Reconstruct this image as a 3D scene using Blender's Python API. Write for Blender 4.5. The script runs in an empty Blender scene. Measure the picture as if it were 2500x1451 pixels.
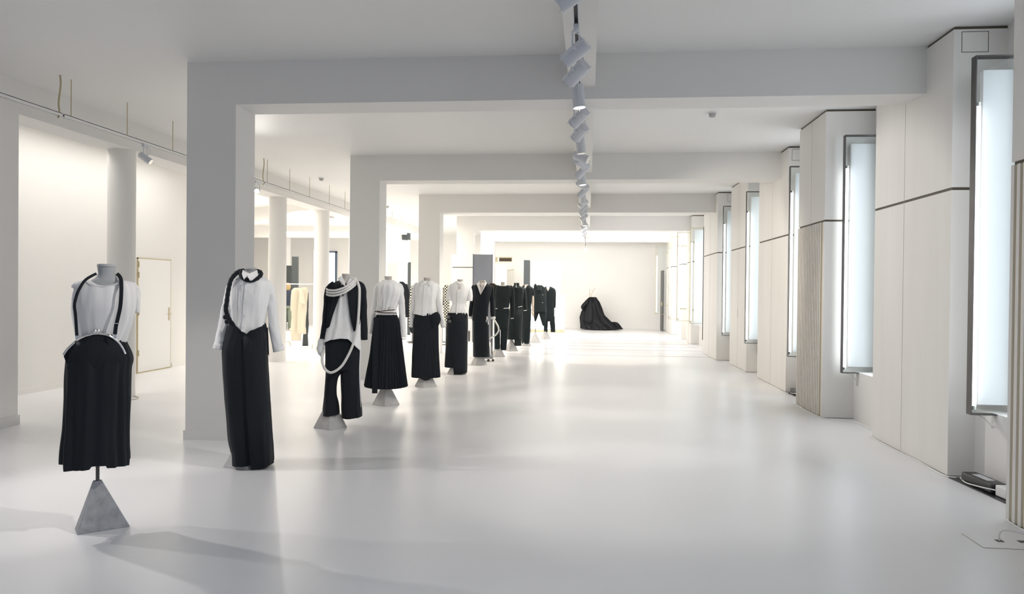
import bpy, bmesh, math, random
from math import sin, cos, pi, atan, atan2, radians as R
from mathutils import Vector as V, Matrix, noise
C = bpy.context.scene.collection
sc = bpy.context.scene
random.seed(7)

# ------------------------------------------------------------------ camera
FPX, EYE = 1830.0, 1.5
YAW, PIT, ROLL = atan(184 / 1830), -0.0092, 0.0098
fw = V((-sin(YAW) * cos(PIT), cos(YAW) * cos(PIT), sin(PIT)))
rt0 = V((cos(YAW), sin(YAW), 0)); up0 = rt0.cross(fw)
rt = rt0 * cos(ROLL) + up0 * sin(ROLL); up = -rt0 * sin(ROLL) + up0 * cos(ROLL)
cam_d = bpy.data.cameras.new('camera'); cam = bpy.data.objects.new('camera', cam_d); C.objects.link(cam)
cam_d.sensor_width = 36; cam_d.lens = 36 * FPX / 2500; cam_d.clip_start = .05; cam_d.clip_end = 200
cam.matrix_world = Matrix(((rt.x, up.x, -fw.x, 0), (rt.y, up.y, -fw.y, 0), (rt.z, up.z, -fw.z, EYE), (0, 0, 0, 1)))
sc.camera = cam

# ------------------------------------------------------------------ world, exposure
w = bpy.data.worlds.new('world'); sc.world = w; w.use_nodes = True
w.node_tree.nodes['Background'].inputs[0].default_value = (.60, .73, 1, 1)
w.node_tree.nodes['Background'].inputs[1].default_value = .37
sc.view_settings.view_transform = 'Standard'; sc.view_settings.look = 'None'
sc.view_settings.exposure = 0; sc.view_settings.gamma = 1; sc.view_settings.use_curve_mapping = False
try:
    sc.cycles.use_denoising = True; sc.cycles.max_bounces = 10; sc.cycles.diffuse_bounces = 6
    sc.cycles.transparent_max_bounces = 16; sc.cycles.sample_clamp_indirect = 6
except Exception: pass
WARM, COOL, NEUT = (1, .91, .78), (.84, .91, 1), (1, .96, .91)

def lamp(kind, name, loc, power, col=(1, 1, 1), aim=None, size=.1, sy=None, angle=90, blend=.4, parent=None):
    d = bpy.data.lights.new(name, kind); d.energy = power; d.color = col
    if kind == 'AREA':
        d.size = size
        if sy: d.shape = 'RECTANGLE'; d.size_y = sy
    else: d.shadow_soft_size = size
    if kind == 'SPOT': d.spot_size = R(angle); d.spot_blend = blend
    o = bpy.data.objects.new(name, d); C.objects.link(o); o.location = loc
    if aim is not None: o.rotation_euler = (V(aim) - V(loc)).to_track_quat('-Z', 'Y').to_euler()
    if parent: o.parent = parent
    return o
# daylight through the windows in the bays of the right wall (behind the white boards)
for y0, y1 in ((-2.2, 3.4), (5.45, 6.15), (8.4, 9.1), (10.6, 11.3), (13.6, 14.1), (16.2, 16.5), (19.2, 21.0), (22.8, 23.4)):
    lamp('AREA', 'window_daylight', (3.34, (y0 + y1) / 2, 1.95), (9 if y0 < 0 else 19) * (y1 - y0), COOL, (0, (y0 + y1) / 2, 1.95), y1 - y0, 2.9)
# added area lamps without fixtures, brightening the far hall and left aisle
lamp('AREA', 'far_fill', (-.1, 23.0, 3.2), 250, NEUT, (-.1, 30.0, 1.9), 4.5, .6)  # added wash to lift the far wall
lamp('AREA', 'far_fill', (-.1, 19.8, 3.25), 60, NEUT, (-.1, 19.8, 0), 4, 3)
lamp('AREA', 'aisle_fill', (-6.95, 10.0, 3.66), 48, NEUT, None, .5, 6)  # added lamp hidden above the lintel to brighten the left wall
lamp('AREA', 'aisle_fill', (-8.5, 24, 3.5), 380, WARM, (-8.5, 24, 0), 5, 6)
lamp('AREA', 'aisle_fill', (-9.0, 17, 3.5), 220, WARM, (-9.0, 17, 0), 4, 4)
lamp('AREA', 'aisle_fill', (-5.0, 22, 3.5), 160, WARM, (-5.0, 22, 0), 1.5, 6)

# ------------------------------------------------------------------ materials
def mat(name, col, rough=.6, metal=0, spec=.5, bump=0, bscale=40, var=0, vscale=3, coat=0, emit=None, es=0, sheen=0, stretch=None):
    m = bpy.data.materials.new(name); m.use_nodes = True; nt = m.node_tree; b = nt.nodes['Principled BSDF']
    b.inputs['Base Color'].default_value = (*col, 1); b.inputs['Roughness'].default_value = rough
    b.inputs['Metallic'].default_value = metal; b.inputs['Specular IOR Level'].default_value = spec
    b.inputs['Coat Weight'].default_value = coat; b.inputs['Coat Roughness'].default_value = .15
    if sheen: b.inputs['Sheen Weight'].default_value = sheen
    if emit: b.inputs['Emission Color'].default_value = (*emit, 1); b.inputs['Emission Strength'].default_value = es
    if var or bump:
        tc = nt.nodes.new('ShaderNodeTexCoord'); mp = nt.nodes.new('ShaderNodeMapping')
        nt.links.new(tc.outputs['Object'], mp.inputs[0])
        if stretch: mp.inputs['Scale'].default_value = stretch
    if var:
        n = nt.nodes.new('ShaderNodeTexNoise'); n.inputs['Scale'].default_value = vscale; n.inputs['Detail'].default_value = 5
        nt.links.new(mp.outputs[0], n.inputs['Vector'])
        r = nt.nodes.new('ShaderNodeValToRGB'); r.color_ramp.elements[0].position = .3; r.color_ramp.elements[1].position = .7
        r.color_ramp.elements[0].color = (*[c * (1 - var) for c in col], 1); r.color_ramp.elements[1].color = (*col, 1)
        nt.links.new(n.outputs['Fac'], r.inputs[0]); nt.links.new(r.outputs[0], b.inputs['Base Color'])
    if bump:
        n = nt.nodes.new('ShaderNodeTexNoise'); n.inputs['Scale'].default_value = bscale; n.inputs['Detail'].default_value = 4
        nt.links.new(mp.outputs[0], n.inputs['Vector'])
        q = nt.nodes.new('ShaderNodeBump'); q.inputs['Strength'].default_value = bump; q.inputs['Distance'].default_value = .03 if 'cotton' in name or 'jersey' in name or 'wool' in name else .01
        nt.links.new(n.outputs['Fac'], q.inputs['Height']); nt.links.new(q.outputs[0], b.inputs['Normal'])
    return m
M = dict(
    wall=mat('white_plaster', (.80, .79, .77), .75, bump=.05, bscale=60, var=.03, vscale=.6),
    ceil=mat('ceiling_paint', (.80, .80, .79), .55, bump=.03, bscale=20, var=.03, vscale=.4),
    floor=mat('white_floor_paint', (.83, .83, .845), .30, spec=.5, var=.03, vscale=.7, bump=.03, bscale=9),
    joint=mat('floor_joint', (.42, .36, .28), .7),
    panel=mat('pilaster_panel', (.80, .785, .755), .5, var=.06, vscale=1.2, stretch=(3, 3, .35)),
    groove=mat('dark_groove', (.10, .085, .06), .6), slatgap=mat('slat_gap', (.74, .60, .30), .4),
    board=mat('white_board', (.84, .84, .85), .4),
    steel=mat('dull_steel', (.12, .115, .115), .42, metal=.8, var=.2, vscale=8),
    gold=mat('brass', (.50, .43, .27), .5, metal=.3),
    chrome=mat('chrome', (.75, .74, .72), .22, metal=1),
    tube=mat('lit_tube', (1, 1, 1), .5, emit=(.95, .98, 1), es=4.5),
    wtube=mat('warm_lit_tube', (1, 1, 1), .5, emit=(1, .97, .9), es=7),
    glow=mat('lit_lamp', (1, 1, 1), .5, emit=(1, .93, .8), es=30),
    softbox=mat('lit_panel', (1, 1, 1), .5, emit=(1, .96, .86), es=5),
    wcloth=mat('white_cotton', (.88, .88, .88), .85, spec=.2, bump=.4, bscale=14, stretch=(1, 1, .35), sheen=.2),
    tee=mat('off_white_jersey', (.80, .79, .79), .85, spec=.2, bump=.2, bscale=10, stretch=(1, 1, .3), sheen=.2),
    black=mat('black_wool', (.010, .013, .018), .8, spec=.25, bump=.2, bscale=16, stretch=(1, 1, .2), sheen=.05),
    green=mat('blackish_green_wool', (.013, .020, .022), .8, spec=.25, bump=.2, bscale=16, stretch=(1, 1, .2), sheen=.05),
    taffeta=mat('black_taffeta', (.007, .008, .011), .6, spec=.25, bump=.4, bscale=9, stretch=(1, 1, .3)),
    brown=mat('brown_cloth', (.07, .055, .04), .9), cream=mat('cream_cloth', (.62, .57, .46), .9, bump=.2, bscale=12, stretch=(1, 1, .3)),
    cord=mat('brown_cord', (.035, .012, .012), .6),
    linen=mat('grey_linen', (.42, .43, .44), .9, bump=.15, bscale=250),
    pale=mat('pale_linen', (.62, .58, .54), .9), capm=mat('linen_cap', (.46, .46, .46), .8),
    concrete=mat('painted_grey_plinth', (.46, .47, .49), .75, var=.35, vscale=16, bump=.3, bscale=60),
    plinth=mat('pale_plinth', (.60, .59, .58), .75, var=.12, vscale=14, bump=.2, bscale=50),
    hose=mat('white_rubber_hose', (.80, .79, .76), .45), skin=mat('pale_skin', (.75, .62, .50), .6),
    lampw=mat('lamp_housing', (.66, .68, .72), .4), white=mat('white_plastic', (.80, .80, .79), .4),
    dark=mat('black_plastic', (.02, .02, .022), .35, spec=.6), grey=mat('grey_plastic', (.30, .31, .33), .5),
    lbl=mat('pale_label', (.6, .62, .64), .5), mirror=mat('grey_mirror', (.34, .35, .37), .15, metal=.5),
    slate=mat('slate_panel', (.05, .06, .065), .6), hair=mat('blond_hair', (.35, .25, .12), .7),
    trousers=mat('green_grey_trousers', (.16, .19, .15), .8), navy=mat('navy_sweater', (.02, .03, .05), .8),
    steelwin=mat('blue_grey_frame', (.10, .14, .20), .5), sky=mat('bright_daylight_pane', (1, 1, 1), .5, emit=(.82, .92, 1), es=2.2),
)
def glassmat(name, tint, amt):
    m = bpy.data.materials.new(name); m.use_nodes = True; nt = m.node_tree; nt.nodes.clear()
    o = nt.nodes.new('ShaderNodeOutputMaterial'); mx = nt.nodes.new('ShaderNodeMixShader')
    t = nt.nodes.new('ShaderNodeBsdfTransparent'); t.inputs[0].default_value = (*tint, 1)
    g = nt.nodes.new('ShaderNodeBsdfGlossy'); g.inputs['Roughness'].default_value = .03
    f = nt.nodes.new('ShaderNodeFresnel'); f.inputs[0].default_value = 1.45
    ml = nt.nodes.new('ShaderNodeMath'); ml.operation = 'MULTIPLY'; ml.inputs[1].default_value = amt * .45
    nt.links.new(f.outputs[0], ml.inputs[0]); nt.links.new(ml.outputs[0], mx.inputs[0])
    nt.links.new(t.outputs[0], mx.inputs[1]); nt.links.new(g.outputs[0], mx.inputs[2]); nt.links.new(mx.outputs[0], o.inputs[0])
    return m
M['acrylic'] = glassmat('clear_acrylic', (.96, .98, .98), .8)
def houndmat():
    m = bpy.data.materials.new('houndstooth'); m.use_nodes = True; nt = m.node_tree; b = nt.nodes['Principled BSDF']
    tc = nt.nodes.new('ShaderNodeTexCoord'); ch = nt.nodes.new('ShaderNodeTexChecker'); ch.inputs['Scale'].default_value = 26
    ch.inputs[1].default_value = (.02, .018, .01, 1); ch.inputs[2].default_value = (.8, .78, .7, 1)
    nt.links.new(tc.outputs['Object'], ch.inputs[0]); nt.links.new(ch.outputs[0], b.inputs['Base Color']); b.inputs['Roughness'].default_value = .9
    return m
M['hound'] = houndmat()

# ------------------------------------------------------------------ helpers
def link(name, verts, faces, m, parent=None, angle=40, bevel=0, solid=0, off=0):
    me = bpy.data.meshes.new(name); me.from_pydata([tuple(v) for v in verts], [], faces)
    bm = bmesh.new(); bm.from_mesh(me); bmesh.ops.remove_doubles(bm, verts=bm.verts, dist=1e-6)
    bmesh.ops.recalc_face_normals(bm, faces=bm.faces); bm.to_mesh(me); bm.free()
    if angle:
        me.polygons.foreach_set('use_smooth', [True] * len(me.polygons))
        me.set_sharp_from_angle(angle=R(angle))
    me.materials.append(m if not isinstance(m, str) else M[m])
    o = bpy.data.objects.new(name, me); C.objects.link(o)
    if parent: o.parent = parent
    if bevel:
        b = o.modifiers.new('bevel', 'BEVEL'); b.width = bevel; b.segments = 2; b.limit_method = 'ANGLE'
    if solid:
        s = o.modifiers.new('solid', 'SOLIDIFY'); s.thickness = solid; s.offset = off
    return o
class MB:
    def __init__(s): s.v = []; s.f = []
    def box(s, x0, x1, y0, y1, z0, z1, rot=None, org=None):
        b = len(s.v); P = [V((x, y, z)) for z in (z0, z1) for y in (y0, y1) for x in (x0, x1)]
        if rot is not None: P = [rot @ p + (V(org) if org else V()) for p in P]
        s.v += P; s.f += [[b + i for i in q] for q in ((0, 1, 3, 2), (4, 6, 7, 5), (0, 4, 5, 1), (2, 3, 7, 6), (0, 2, 6, 4), (1, 5, 7, 3))]
        return s
    def rings(s, rr, cap=True, close=True):
        b = len(s.v); n = len(rr[0])
        for r in rr: s.v += [V(p) for p in r]
        for i in range(len(rr) - 1):
            for j in range(n if close else n - 1):
                a = b + i * n + j; c = b + i * n + (j + 1) % n
                s.f.append([a, c, c + n, a + n])
        if cap in (True, 'a'): s.f.append([b + j for j in range(n)][::-1])
        if cap in (True, 'b'): s.f.append([b + (len(rr) - 1) * n + j for j in range(n)])
        return s
    def tube(s, path, r, n=10, cap=True, flat=1):
        path = [V(p) for p in path]; rr = []; last = None
        for i, p in enumerate(path):
            t = (path[min(i + 1, len(path) - 1)] - path[max(i - 1, 0)]).normalized()
            if last is None:
                last = t.orthogonal().normalized()
            u = (last - t * last.dot(t))
            u = u.normalized() if u.length > 1e-5 else t.orthogonal().normalized()
            last = u; q = t.cross(u); rad = r[i] if isinstance(r, (list, tuple)) else r
            rr.append([p + u * (rad * cos(2 * pi * k / n)) + q * (rad * flat * sin(2 * pi * k / n)) for k in range(n)])
        return s.rings(rr, cap)
    def lathe(s, prof, n=24, c=(0, 0, 0), rot=None, cap=True):
        rr = []
        for r, z in prof:
            ring = [V((r * cos(2 * pi * k / n), r * sin(2 * pi * k / n), z)) for k in range(n)]
            if rot is not None: ring = [rot @ p for p in ring]
            rr.append([p + V(c) for p in ring])
        return s.rings(rr, cap)
    def build(s, name, m, parent=None, **k): return link(name, s.v, s.f, m, parent, **k)
def crom(pts, sub):
    out = []; n = len(pts)
    for i in range(n - 1):
        p0, p1, p2, p3 = pts[max(i - 1, 0)], pts[i], pts[i + 1], pts[min(i + 2, n - 1)]
        for k in range(sub):
            t = k / sub
            out.append(tuple(.5 * (2 * b + (c - a) * t + (2 * a - 5 * b + 4 * c - d) * t * t + (3 * b - a - 3 * c + d) * t ** 3) for a, b, c, d in zip(p0, p1, p2, p3)))
    out.append(tuple(pts[-1])); return out
def tag(o, label=None, cat=None, group=None, kind=None):
    if label: o['label'] = label
    if cat: o['category'] = cat
    if group: o['group'] = group
    if kind: o['kind'] = kind
    return o
def empty(name, loc, rz=0, label=None, cat=None, group=None, kind=None):
    o = bpy.data.objects.new(name, None); C.objects.link(o); o.location = loc; o.rotation_euler.z = rz
    return tag(o, label, cat, group, kind)
def bx(name, x0, x1, y0, y1, z0, z1, m, parent=None, **k): return MB().box(x0, x1, y0, y1, z0, z1).build(name, m, parent, angle=0, **k)
def struct(o): o['kind'] = 'structure'; return o
def ray(px, py): return (fw * FPX + rt * (px - 1250) + up * (725.5 - py))
def ony(px, py, Y): d = ray(px, py); return V((0, 0, EYE)) + d * (Y / d.y)
def onz(px, py, z=0): d = ray(px, py); return V((0, 0, EYE)) + d * ((z - EYE) / d.z)

# ------------------------------------------------------------------ room shell
ZC, ZB = 3.70, 3.28
XR, XW = 2.92, 3.37
struct(bx('floor', -14.2, 4.2, -4, 30.4, -.1, 0, 'floor'))
struct(bx('ceiling', -14.2, 4.2, -4, 30.4, ZC, ZC + .1, 'ceil'))
struct(bx('wall_far', -14.2, 3.9, 30.2, 30.4, 0, ZC, 'wall'))
struct(bx('wall_right', XW + .02, XW + .2, -4, 30.2, 0, ZC, 'wall'))
struct(bx('wall_left', -7.9, -7.7, -4, 13.8, 0, ZC, 'wall'))
struct(bx('wall_side', -14.2, -14.0, 13.6, 30.2, 0, ZC, 'wall'))
struct(bx('wall_rear', -14.0, -7.9, 13.6, 13.8, 0, ZC, 'wall'))
struct(bx('wall_near', -6.5, -6.1, -4, 7.5, 0, ZC, 'wall'))
struct(bx('trim_1', -6.515, -6.085, -4, 7.515, 0, .1, 'wall'))
for i, y in enumerate((17.55, 19.3, 20.45, 21.6, 22.9)):
    struct(bx('trim_%d' % (i + 2), -1.9, 2.9, y, y + .035, 0, .002, 'joint'))
for n, (x0, x1, y0, y1) in enumerate(((-7.7, -7.685, -4, 12.1), (-7.7, -7.685, 13.25, 13.8))):
    struct(bx('baseboard_left' + ('', '_end')[n], x0, x1, y0, y1, 0, .08, 'wall'))
lint = struct(bx('lintel', -6.5, -6.1, 7.5, 28, 3.34, ZC, 'wall'))
for k in range(5):
    y = 7.0 + 5.07 * k
    struct(bx('ceiling_beam', -3.42, 3.0 if k < 4 else 3.39, y, y + .42, ZB, ZC, 'wall'))
    p = struct(bx('square_pier', -3.92, -3.42, y, y + .42, 0, ZC, 'wall'))
    if k == 0: MB().box(-3.935, -3.405, y - .012, y + .432, 0, .09).build('base_trim', 'wall', p, angle=0)
for k in range(6):
    y0 = -3 if k == 0 else 7.42 + 5.07 * (k - 1); y1 = 7.0 + 5.07 * k
    struct(bx('ceiling_runner', -.19, .05, y0, min(y1, 30.2), 3.39, ZC, 'wall'))
for y in (9.6, 12.15, 14.75, 17.3, 19.9, 22.5, 25.1):
    m = MB(); m.lathe([(.175, 0), (.175, 3.34)], 40, (-6.3, y, 0)); c = struct(m.build('round_column', 'wall'))
    MB().lathe([(.18, 0), (.18, .08)], 40, (-6.3, y, 0)).build('base_ring', 'wall', c)
# beams of the side room
m = MB(); a, b = V((-9.9, 20.75, 0)), V((-6.5, 18.75, 0)); d = (b - a).normalized(); n_ = V((d.y, -d.x, 0)) * -.4
m.rings([[p + V((0, 0, z)) for p in (a, b, b - n_, a - n_)] for z in (3.3, ZC)]); struct(m.build('ceiling_beam', 'wall', angle=0))
struct(bx('ceiling_beam', -14, -6.5, 25.6, 26.0, 3.3, ZC, 'wall'))
struct(bx('square_pier', -12.3, -11.6, 27.9, 28.4, 0, ZC, 'wall'))

# ---- door in the left wall
d1 = empty('door_1', (-7.7, 12.18, 0)); d1['kind'] = 'structure'
MB().box(0, .02, 0, 1.0, .02, 1.98).build('door_leaf', 'white', d1, angle=0)
MB().box(0, .021, -.02, 0, 0, 2.0).box(0, .021, 1.0, 1.012, 0, 2.0).box(0, .021, -.02, 1.012, 1.98, 1.995).box(0, .021, 0, 1.0, 0, .018).build('door_gap', 'gold', d1, angle=0)
for z in (.35, 1.05, 1.7, 1.88):
    MB().tube([(.03, -.005, z - .05), (.03, -.005, z + .05)], .012, 10).build('hinge', 'gold', d1)
MB().box(.02, .026, .93, .965, .88, 1.12).tube([(.026, .947, 1.0), (.07, .947, 1.0), (.075, .93, 1.0), (.075, .83, 1.0)], .009, 8).build('door_handle', 'gold', d1)
# ---- fire exit at the far end of the right wall, ajar
d2 = empty('door_2', (2.86, 28.6, 0)); d2['kind'] = 'structure'
MB().box(-.04, 0, 0, .9, .01, 2.3).build('door_leaf', 'steel', d2, angle=0)
MB().box(-.09, -.04, .1, .16, .95, 1.1).build('door_handle', 'gold', d2, angle=0)
tag(bx('exit_sign', 2.42, 2.5, 30.17, 30.2, 2.33, 2.5, 'white'), 'small pale framed sign on the far wall beside the last light tube', 'sign')

# ---- pilasters of the right wall: (y near, y far, slatted lower half, number)
pil = [(1.2, 5.30, True, 2.80), (6.50, 8.15, False, 2.97), (9.32, 10.43, True, 2.82), (11.62, 13.52, False, 2.98), (14.45, 16.1, False, 2.98), (16.84, 18.8, False, 2.83), (21.9, 23.0, False, 2.97), (24.0, 25.2, False, 2.95), (26.5, 28.5, False, 2.93)]
ZG = 2.37
for i, (y0, y1, slat, xp) in enumerate(pil):
    r = empty('pilaster', (xp, (y0 + y1) / 2, 0)); r['kind'] = 'structure'; h = (y1 - y0) / 2
    W = XW - xp + .02
    MB().box(.012, W, -h + .012, h - .012, .02, ZC).build('core', 'groove', r, angle=0)
    MB().box(0, W, -h, h, ZG + .012, ZC - .025).build('upper_panel', 'panel', r, angle=0)
    if slat:
        MB().box(.022, W, -h, h, .006, ZG - .012).build('lower_panel', 'panel', r, angle=0); MB().box(.003, .022, -h + .07, h, .006, ZG - .012).build('slat_backing', 'slatgap', r, angle=0)
        MB().box(0, .022, -h, -h + .07, .006, ZG - .012).build('edge_panel', 'panel', r, angle=0)
        m = MB(); n = int((2 * h - .07) / .068)
        for k in range(n):
            yy = -h + .105 + k * .068; m.box(-.012, .003, yy, yy + .036, .006, ZG - .012)
        m.build('slats', 'panel', r, angle=0)
    else:
        MB().box(0, W, -h, h, .006, ZG - .012).build('lower_panel', 'panel', r, angle=0)
    sy = h * .12 if i == 1 else 0
    m = MB().box(-.001, 0, sy, sy + .006, (ZG + .02) if slat else .02, ZC - .03); m.build('panel_seam', 'joint', r, angle=0)
    if i in (1, 3, 5):
        x0, x1, z0, z1 = .06 + 2.97 - xp, .27 + 2.97 - xp, 3.485, 3.655; t = .004; m = MB()
        m.box(x0, x1, -h - .002, -h, z0, z0 + t).box(x0, x1, -h - .002, -h, z1 - t, z1).box(x0, x0 + t, -h - .002, -h, z0, z1).box(x1 - t, x1, -h - .002, -h, z0, z1)
        m.build('access_hatch', 'groove', r, angle=0)
    if i == 5: MB().box(-.014, 0, h - .022, h, .32, 3.1).build('edge_strip', 'steel', r, angle=0)
    if i == 4: MB().box(-.004, 0, .0, .02, 1.0, 1.17).build('pull_slot', 'gold', r, angle=0)
# parapets under the bay windows + window reveals
edges = [(-4, 1.2)] + [(pil[i][1], pil[i + 1][0]) for i in range(len(pil) - 1)] + [(28.5, 30.2)]
for i, (a, b) in enumerate(edges):
    struct(bx('baseboard_bay_%d' % (i + 1), XR + .26, XW + .02, a, b, 0, .57, 'wall'))

# ---- fluorescent light frames: (near face y, x shift)
def ordinal(n): return ['nearest', 'second nearest', 'third nearest', 'fourth', 'fifth', 'sixth', 'seventh', 'eighth', 'farthest'][n]
def light_frame(i, Y, x, zt=3.36, zb=.56, wd=.42):
    t = empty('tube_light_fixture', (x, Y, 0), 0, None, 'light fixture', 'tube light frames along the right wall')
    t['label'] = ['clear acrylic tube light frame hanging at the nearest pilaster, brightest and largest', 'tube light frame beside the slatted pilaster in mid picture', 'tall tube light frame on the pilaster under the second beam',
                  'tube light frame beside the pilaster with small brass slot', 'tube light frame on pilaster under the third beam with square hatch', 'tube light frame in the bay just past the thin dark vertical edge',
                  'narrow tube light frame, third from the far end of right wall', 'narrow tube light frame, second from the far end of right wall', 'last tube light frame, beside the grey exit door at far end'][i]
    fm = 'steel' if i < 5 else 'gold'; e = .007 if i < 5 else .013; D = .075
    MB().box(0, e, -D, 0, zb, zt).build('side_channel', fm, t, angle=0)
    MB().box(e, wd, -D, 0, zt - .012, zt).build('top_channel', fm, t, angle=0)
    MB().box(e, wd, -D, 0, zb, zb + .008).build('bottom_channel', fm, t, angle=0)
    MB().box(e, wd, -D + .002, -D + .006, zb + .012, zt - .012).build('acrylic_sheet', 'acrylic', t, angle=0)
    L0, L1 = zb + .06, zt - .38
    tb = MB().tube([(e + .028, -.04, L0), (e + .028, -.04, L1)], .019, 14).build('tube', 'tube', t)
    for z in (L0 - .02, L1 - .01): MB().tube([(e + .028, -.04, z), (e + .028, -.04, z + .03)], .022, 14).build('end_cap', 'chrome', tb)
    pts = crom([(.05, -.03, zb), (.12, -.02, zb - .03), (.2, .0, zb - .12), (.24, .05, zb - .3), (.23, .1, .03)], 5)
    for zz in ((zt - .3, zb + .3) if i > 4 else ()): MB().box(wd, XW + .03 - x, -.05, -.03, zz, zz + .03).build('wall_bracket', fm, t, angle=0)
    if i < 6: MB().tube([(p[0], p[1], p[2]) for p in pts], .004, 6).build('power_cord', 'white', t)
    return t
for i, (Y, x) in enumerate(((6.24, 2.985), (9.22, 2.99), (11.42, 2.94), (14.22, 2.895), (16.62, 2.90), (20.3, 2.70), (21.9, 2.55), (23.6, 2.49), (28.0, 2.49))):
    light_frame(i, Y, x, *((3.36, .56) if i < 5 else (3.2, .66)), wd=.42 if i < 5 else .36)
    if i < 5:
        o = bx('window_board', x + .10, XW, Y + .02, Y + .07, .63, 3.27, 'board')
        tag(o, ['white upright board behind the nearest acrylic light frame', 'white upright board behind light frame beside slatted pilaster', 'white upright board behind the light frame under the second beam', 'white upright board behind light frame near brass-slot pilaster', 'white upright board behind light frame under the third beam'][i], 'board', 'white boards in the right bays')
tag(bx('window_board', 2.83, 3.37, 20.35, 20.4, .6, 3.15, 'board'), 'pale blue lit board behind the light frame past dark vertical edge', 'board', 'white boards in the right bays')

# ---- power boxes and cables on the floor by the right wall
def power(x, y, s, label, tray=True):
    t = empty('power_adapter', (x, y, 0), R(4), label, 'power adapter', 'power adapters at the foot of the right wall')
    MB().box(-.06, .12, -.42, .42, 0, .008).build('tray', 'dark', t, angle=0)
    MB().box(-.03, .09, -.10, .30, .008, .085).build('ballast', 'dark', t, angle=30, bevel=.012)
    MB().box(.0, .06, .0, .2, .085, .087).build('label_plate', 'lbl', t, angle=0)
    MB().box(-.02, .12, -.26, -.13, .01, .09).build('junction_box', 'white', t, angle=30, bevel=.008)
    MB().tube(crom([(.0, .36, .02), (-.05, .2, .02), (-.06, 0, .04), (-.02, -.14, .05)], 4), .005, 6).build('cable', 'white', t)
    return t
power(3.04, 6.02, 1, 'black ballast and white junction box on the floor at nearest pilaster')
for (px, py), lb in zip(((1778, 877), (1700, 838), (1632, 812), (1927, 958)), ('small power box on the floor at foot of the pilaster under third beam', 'grey power box on the floor at foot of far bay', 'tiny power box on floor, farthest along the right wall', 'dark power box on the floor just left of the slatted pilaster')):
    p = onz(px, py); power(p.x + .02, p.y - (.45 if px == 1927 else 0), 1, lb)
def cable(pts, r, label, m='white', z=.006):
    P = [V(p) if len(p) == 3 else V((p[0], p[1], z)) for p in pts]
    o = MB().tube(crom([tuple(p) for p in P], 6), r, 6).build('floor_cable', m)
    return tag(o, label, 'cable', 'cables on the floor')
cable([(2.96, 8.2), (2.945, 7.6), (2.955, 7.0), (2.935, 6.6), (2.95, 6.46), (3.0, 6.42)], .007, 'white cable running along the foot of the nearest full pilaster')
cable([(2.80, 10.5), (2.79, 10.1), (2.78, 9.7), (2.83, 9.27), (3.1, 9.0), (3.12, 8.5)], .007, 'white cable curling round the foot of the middle slatted pilaster')
cable([(2.965, 13.6), (2.95, 13), (2.96, 12.2), (2.95, 11.6), (3.0, 11.5)], .007, 'white cable at the foot of the wide pilaster under second beam')
cable([(2.965, 16), (2.95, 15.3), (2.96, 14.4)], .007, 'white cable at the foot of the pilaster with brass slot')
cable([(2.83, 5.35), (2.775, 5.2), (2.77, 4.8), (2.76, 4.3), (2.77, 3.8)], .007, 'white cable along foot of the slatted pilaster at right picture edge')
q = onz(2440, 1322); cable([(q.x, q.y, .0), (q.x, q.y, .05), (q.x + .03, q.y - .02, .075), (q.x + .15, q.y - .06, .06), (q.x + .35, q.y - .12, .02), (q.x + .5, q.y - .2, .01)], .006, 'white cable rising from the floor socket in the bottom right corner')
s_ = empty('floor_socket', (q.x, q.y, 0), 0, 'flush floor socket plate with two dark slots, bottom right corner', 'floor socket')
MB().box(-.16, .35, -.14, .12, 0, .002).build('cover_plate', 'floor', s_, angle=0)
for x in (0, .13): MB().box(x - .02, x + .02, -.02, .02, .002, .004).build('slot', 'groove', s_, angle=0)
MB().box(-.163, -.16, -.14, .12, 0, .0025).box(-.16, .35, -.143, -.14, 0, .0025).build('plate_edge', 'joint', s_, angle=0)
cable([(-6.05, 9.35), (-5.98, 9.3), (-5.95, 9.42), (-6.02, 9.55), (-6.12, 9.62)], .006, 'cream cable loop on floor beside the nearest round column', 'cream')

# ------------------------------------------------------------------ spotlights and tracks
def spot_head(root, p, aim, L=.13, r=.042, lit=False, nseg=20):
    p = V(p); q = V(aim).normalized().to_track_quat('-Z', 'Y').to_matrix()
    h = MB(); h.lathe([(r * .55, L * .55), (r * .95, L * .53), (r, L * .48), (r, -L * .5), (r * 1.04, -L * .5), (r * 1.04, -L * .56), (r * .9, -L * .56)], nseg, p, q)
    h = h.build('housing', 'lampw', root)
    MB().lathe([(r * .9, -L * .565), (r * .5, -L * .52), (r * .2, -L * .48)], nseg, p, q).build('reflector', 'glow' if lit else 'chrome', h)
    for s in (-1, 1):
        m = MB(); x = s * r * 1.35
        m.tube([p + q @ V((x, 0, L * .55)), p + q @ V((x, 0, -L * .62))], .0035, 6)
        m.tube([p + q @ V((s * r * .9, 0, L * .1)), p + q @ V((s * r * 1.5, 0, L * .1))], .011, 8)
        m.tube([p + q @ V((s * r * .9, 0, -L * .25)), p + q @ V((s * r * 1.4, 0, -L * .25))], .006, 8)
        m.build('side_rod', 'lampw', h)
    return h
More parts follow.
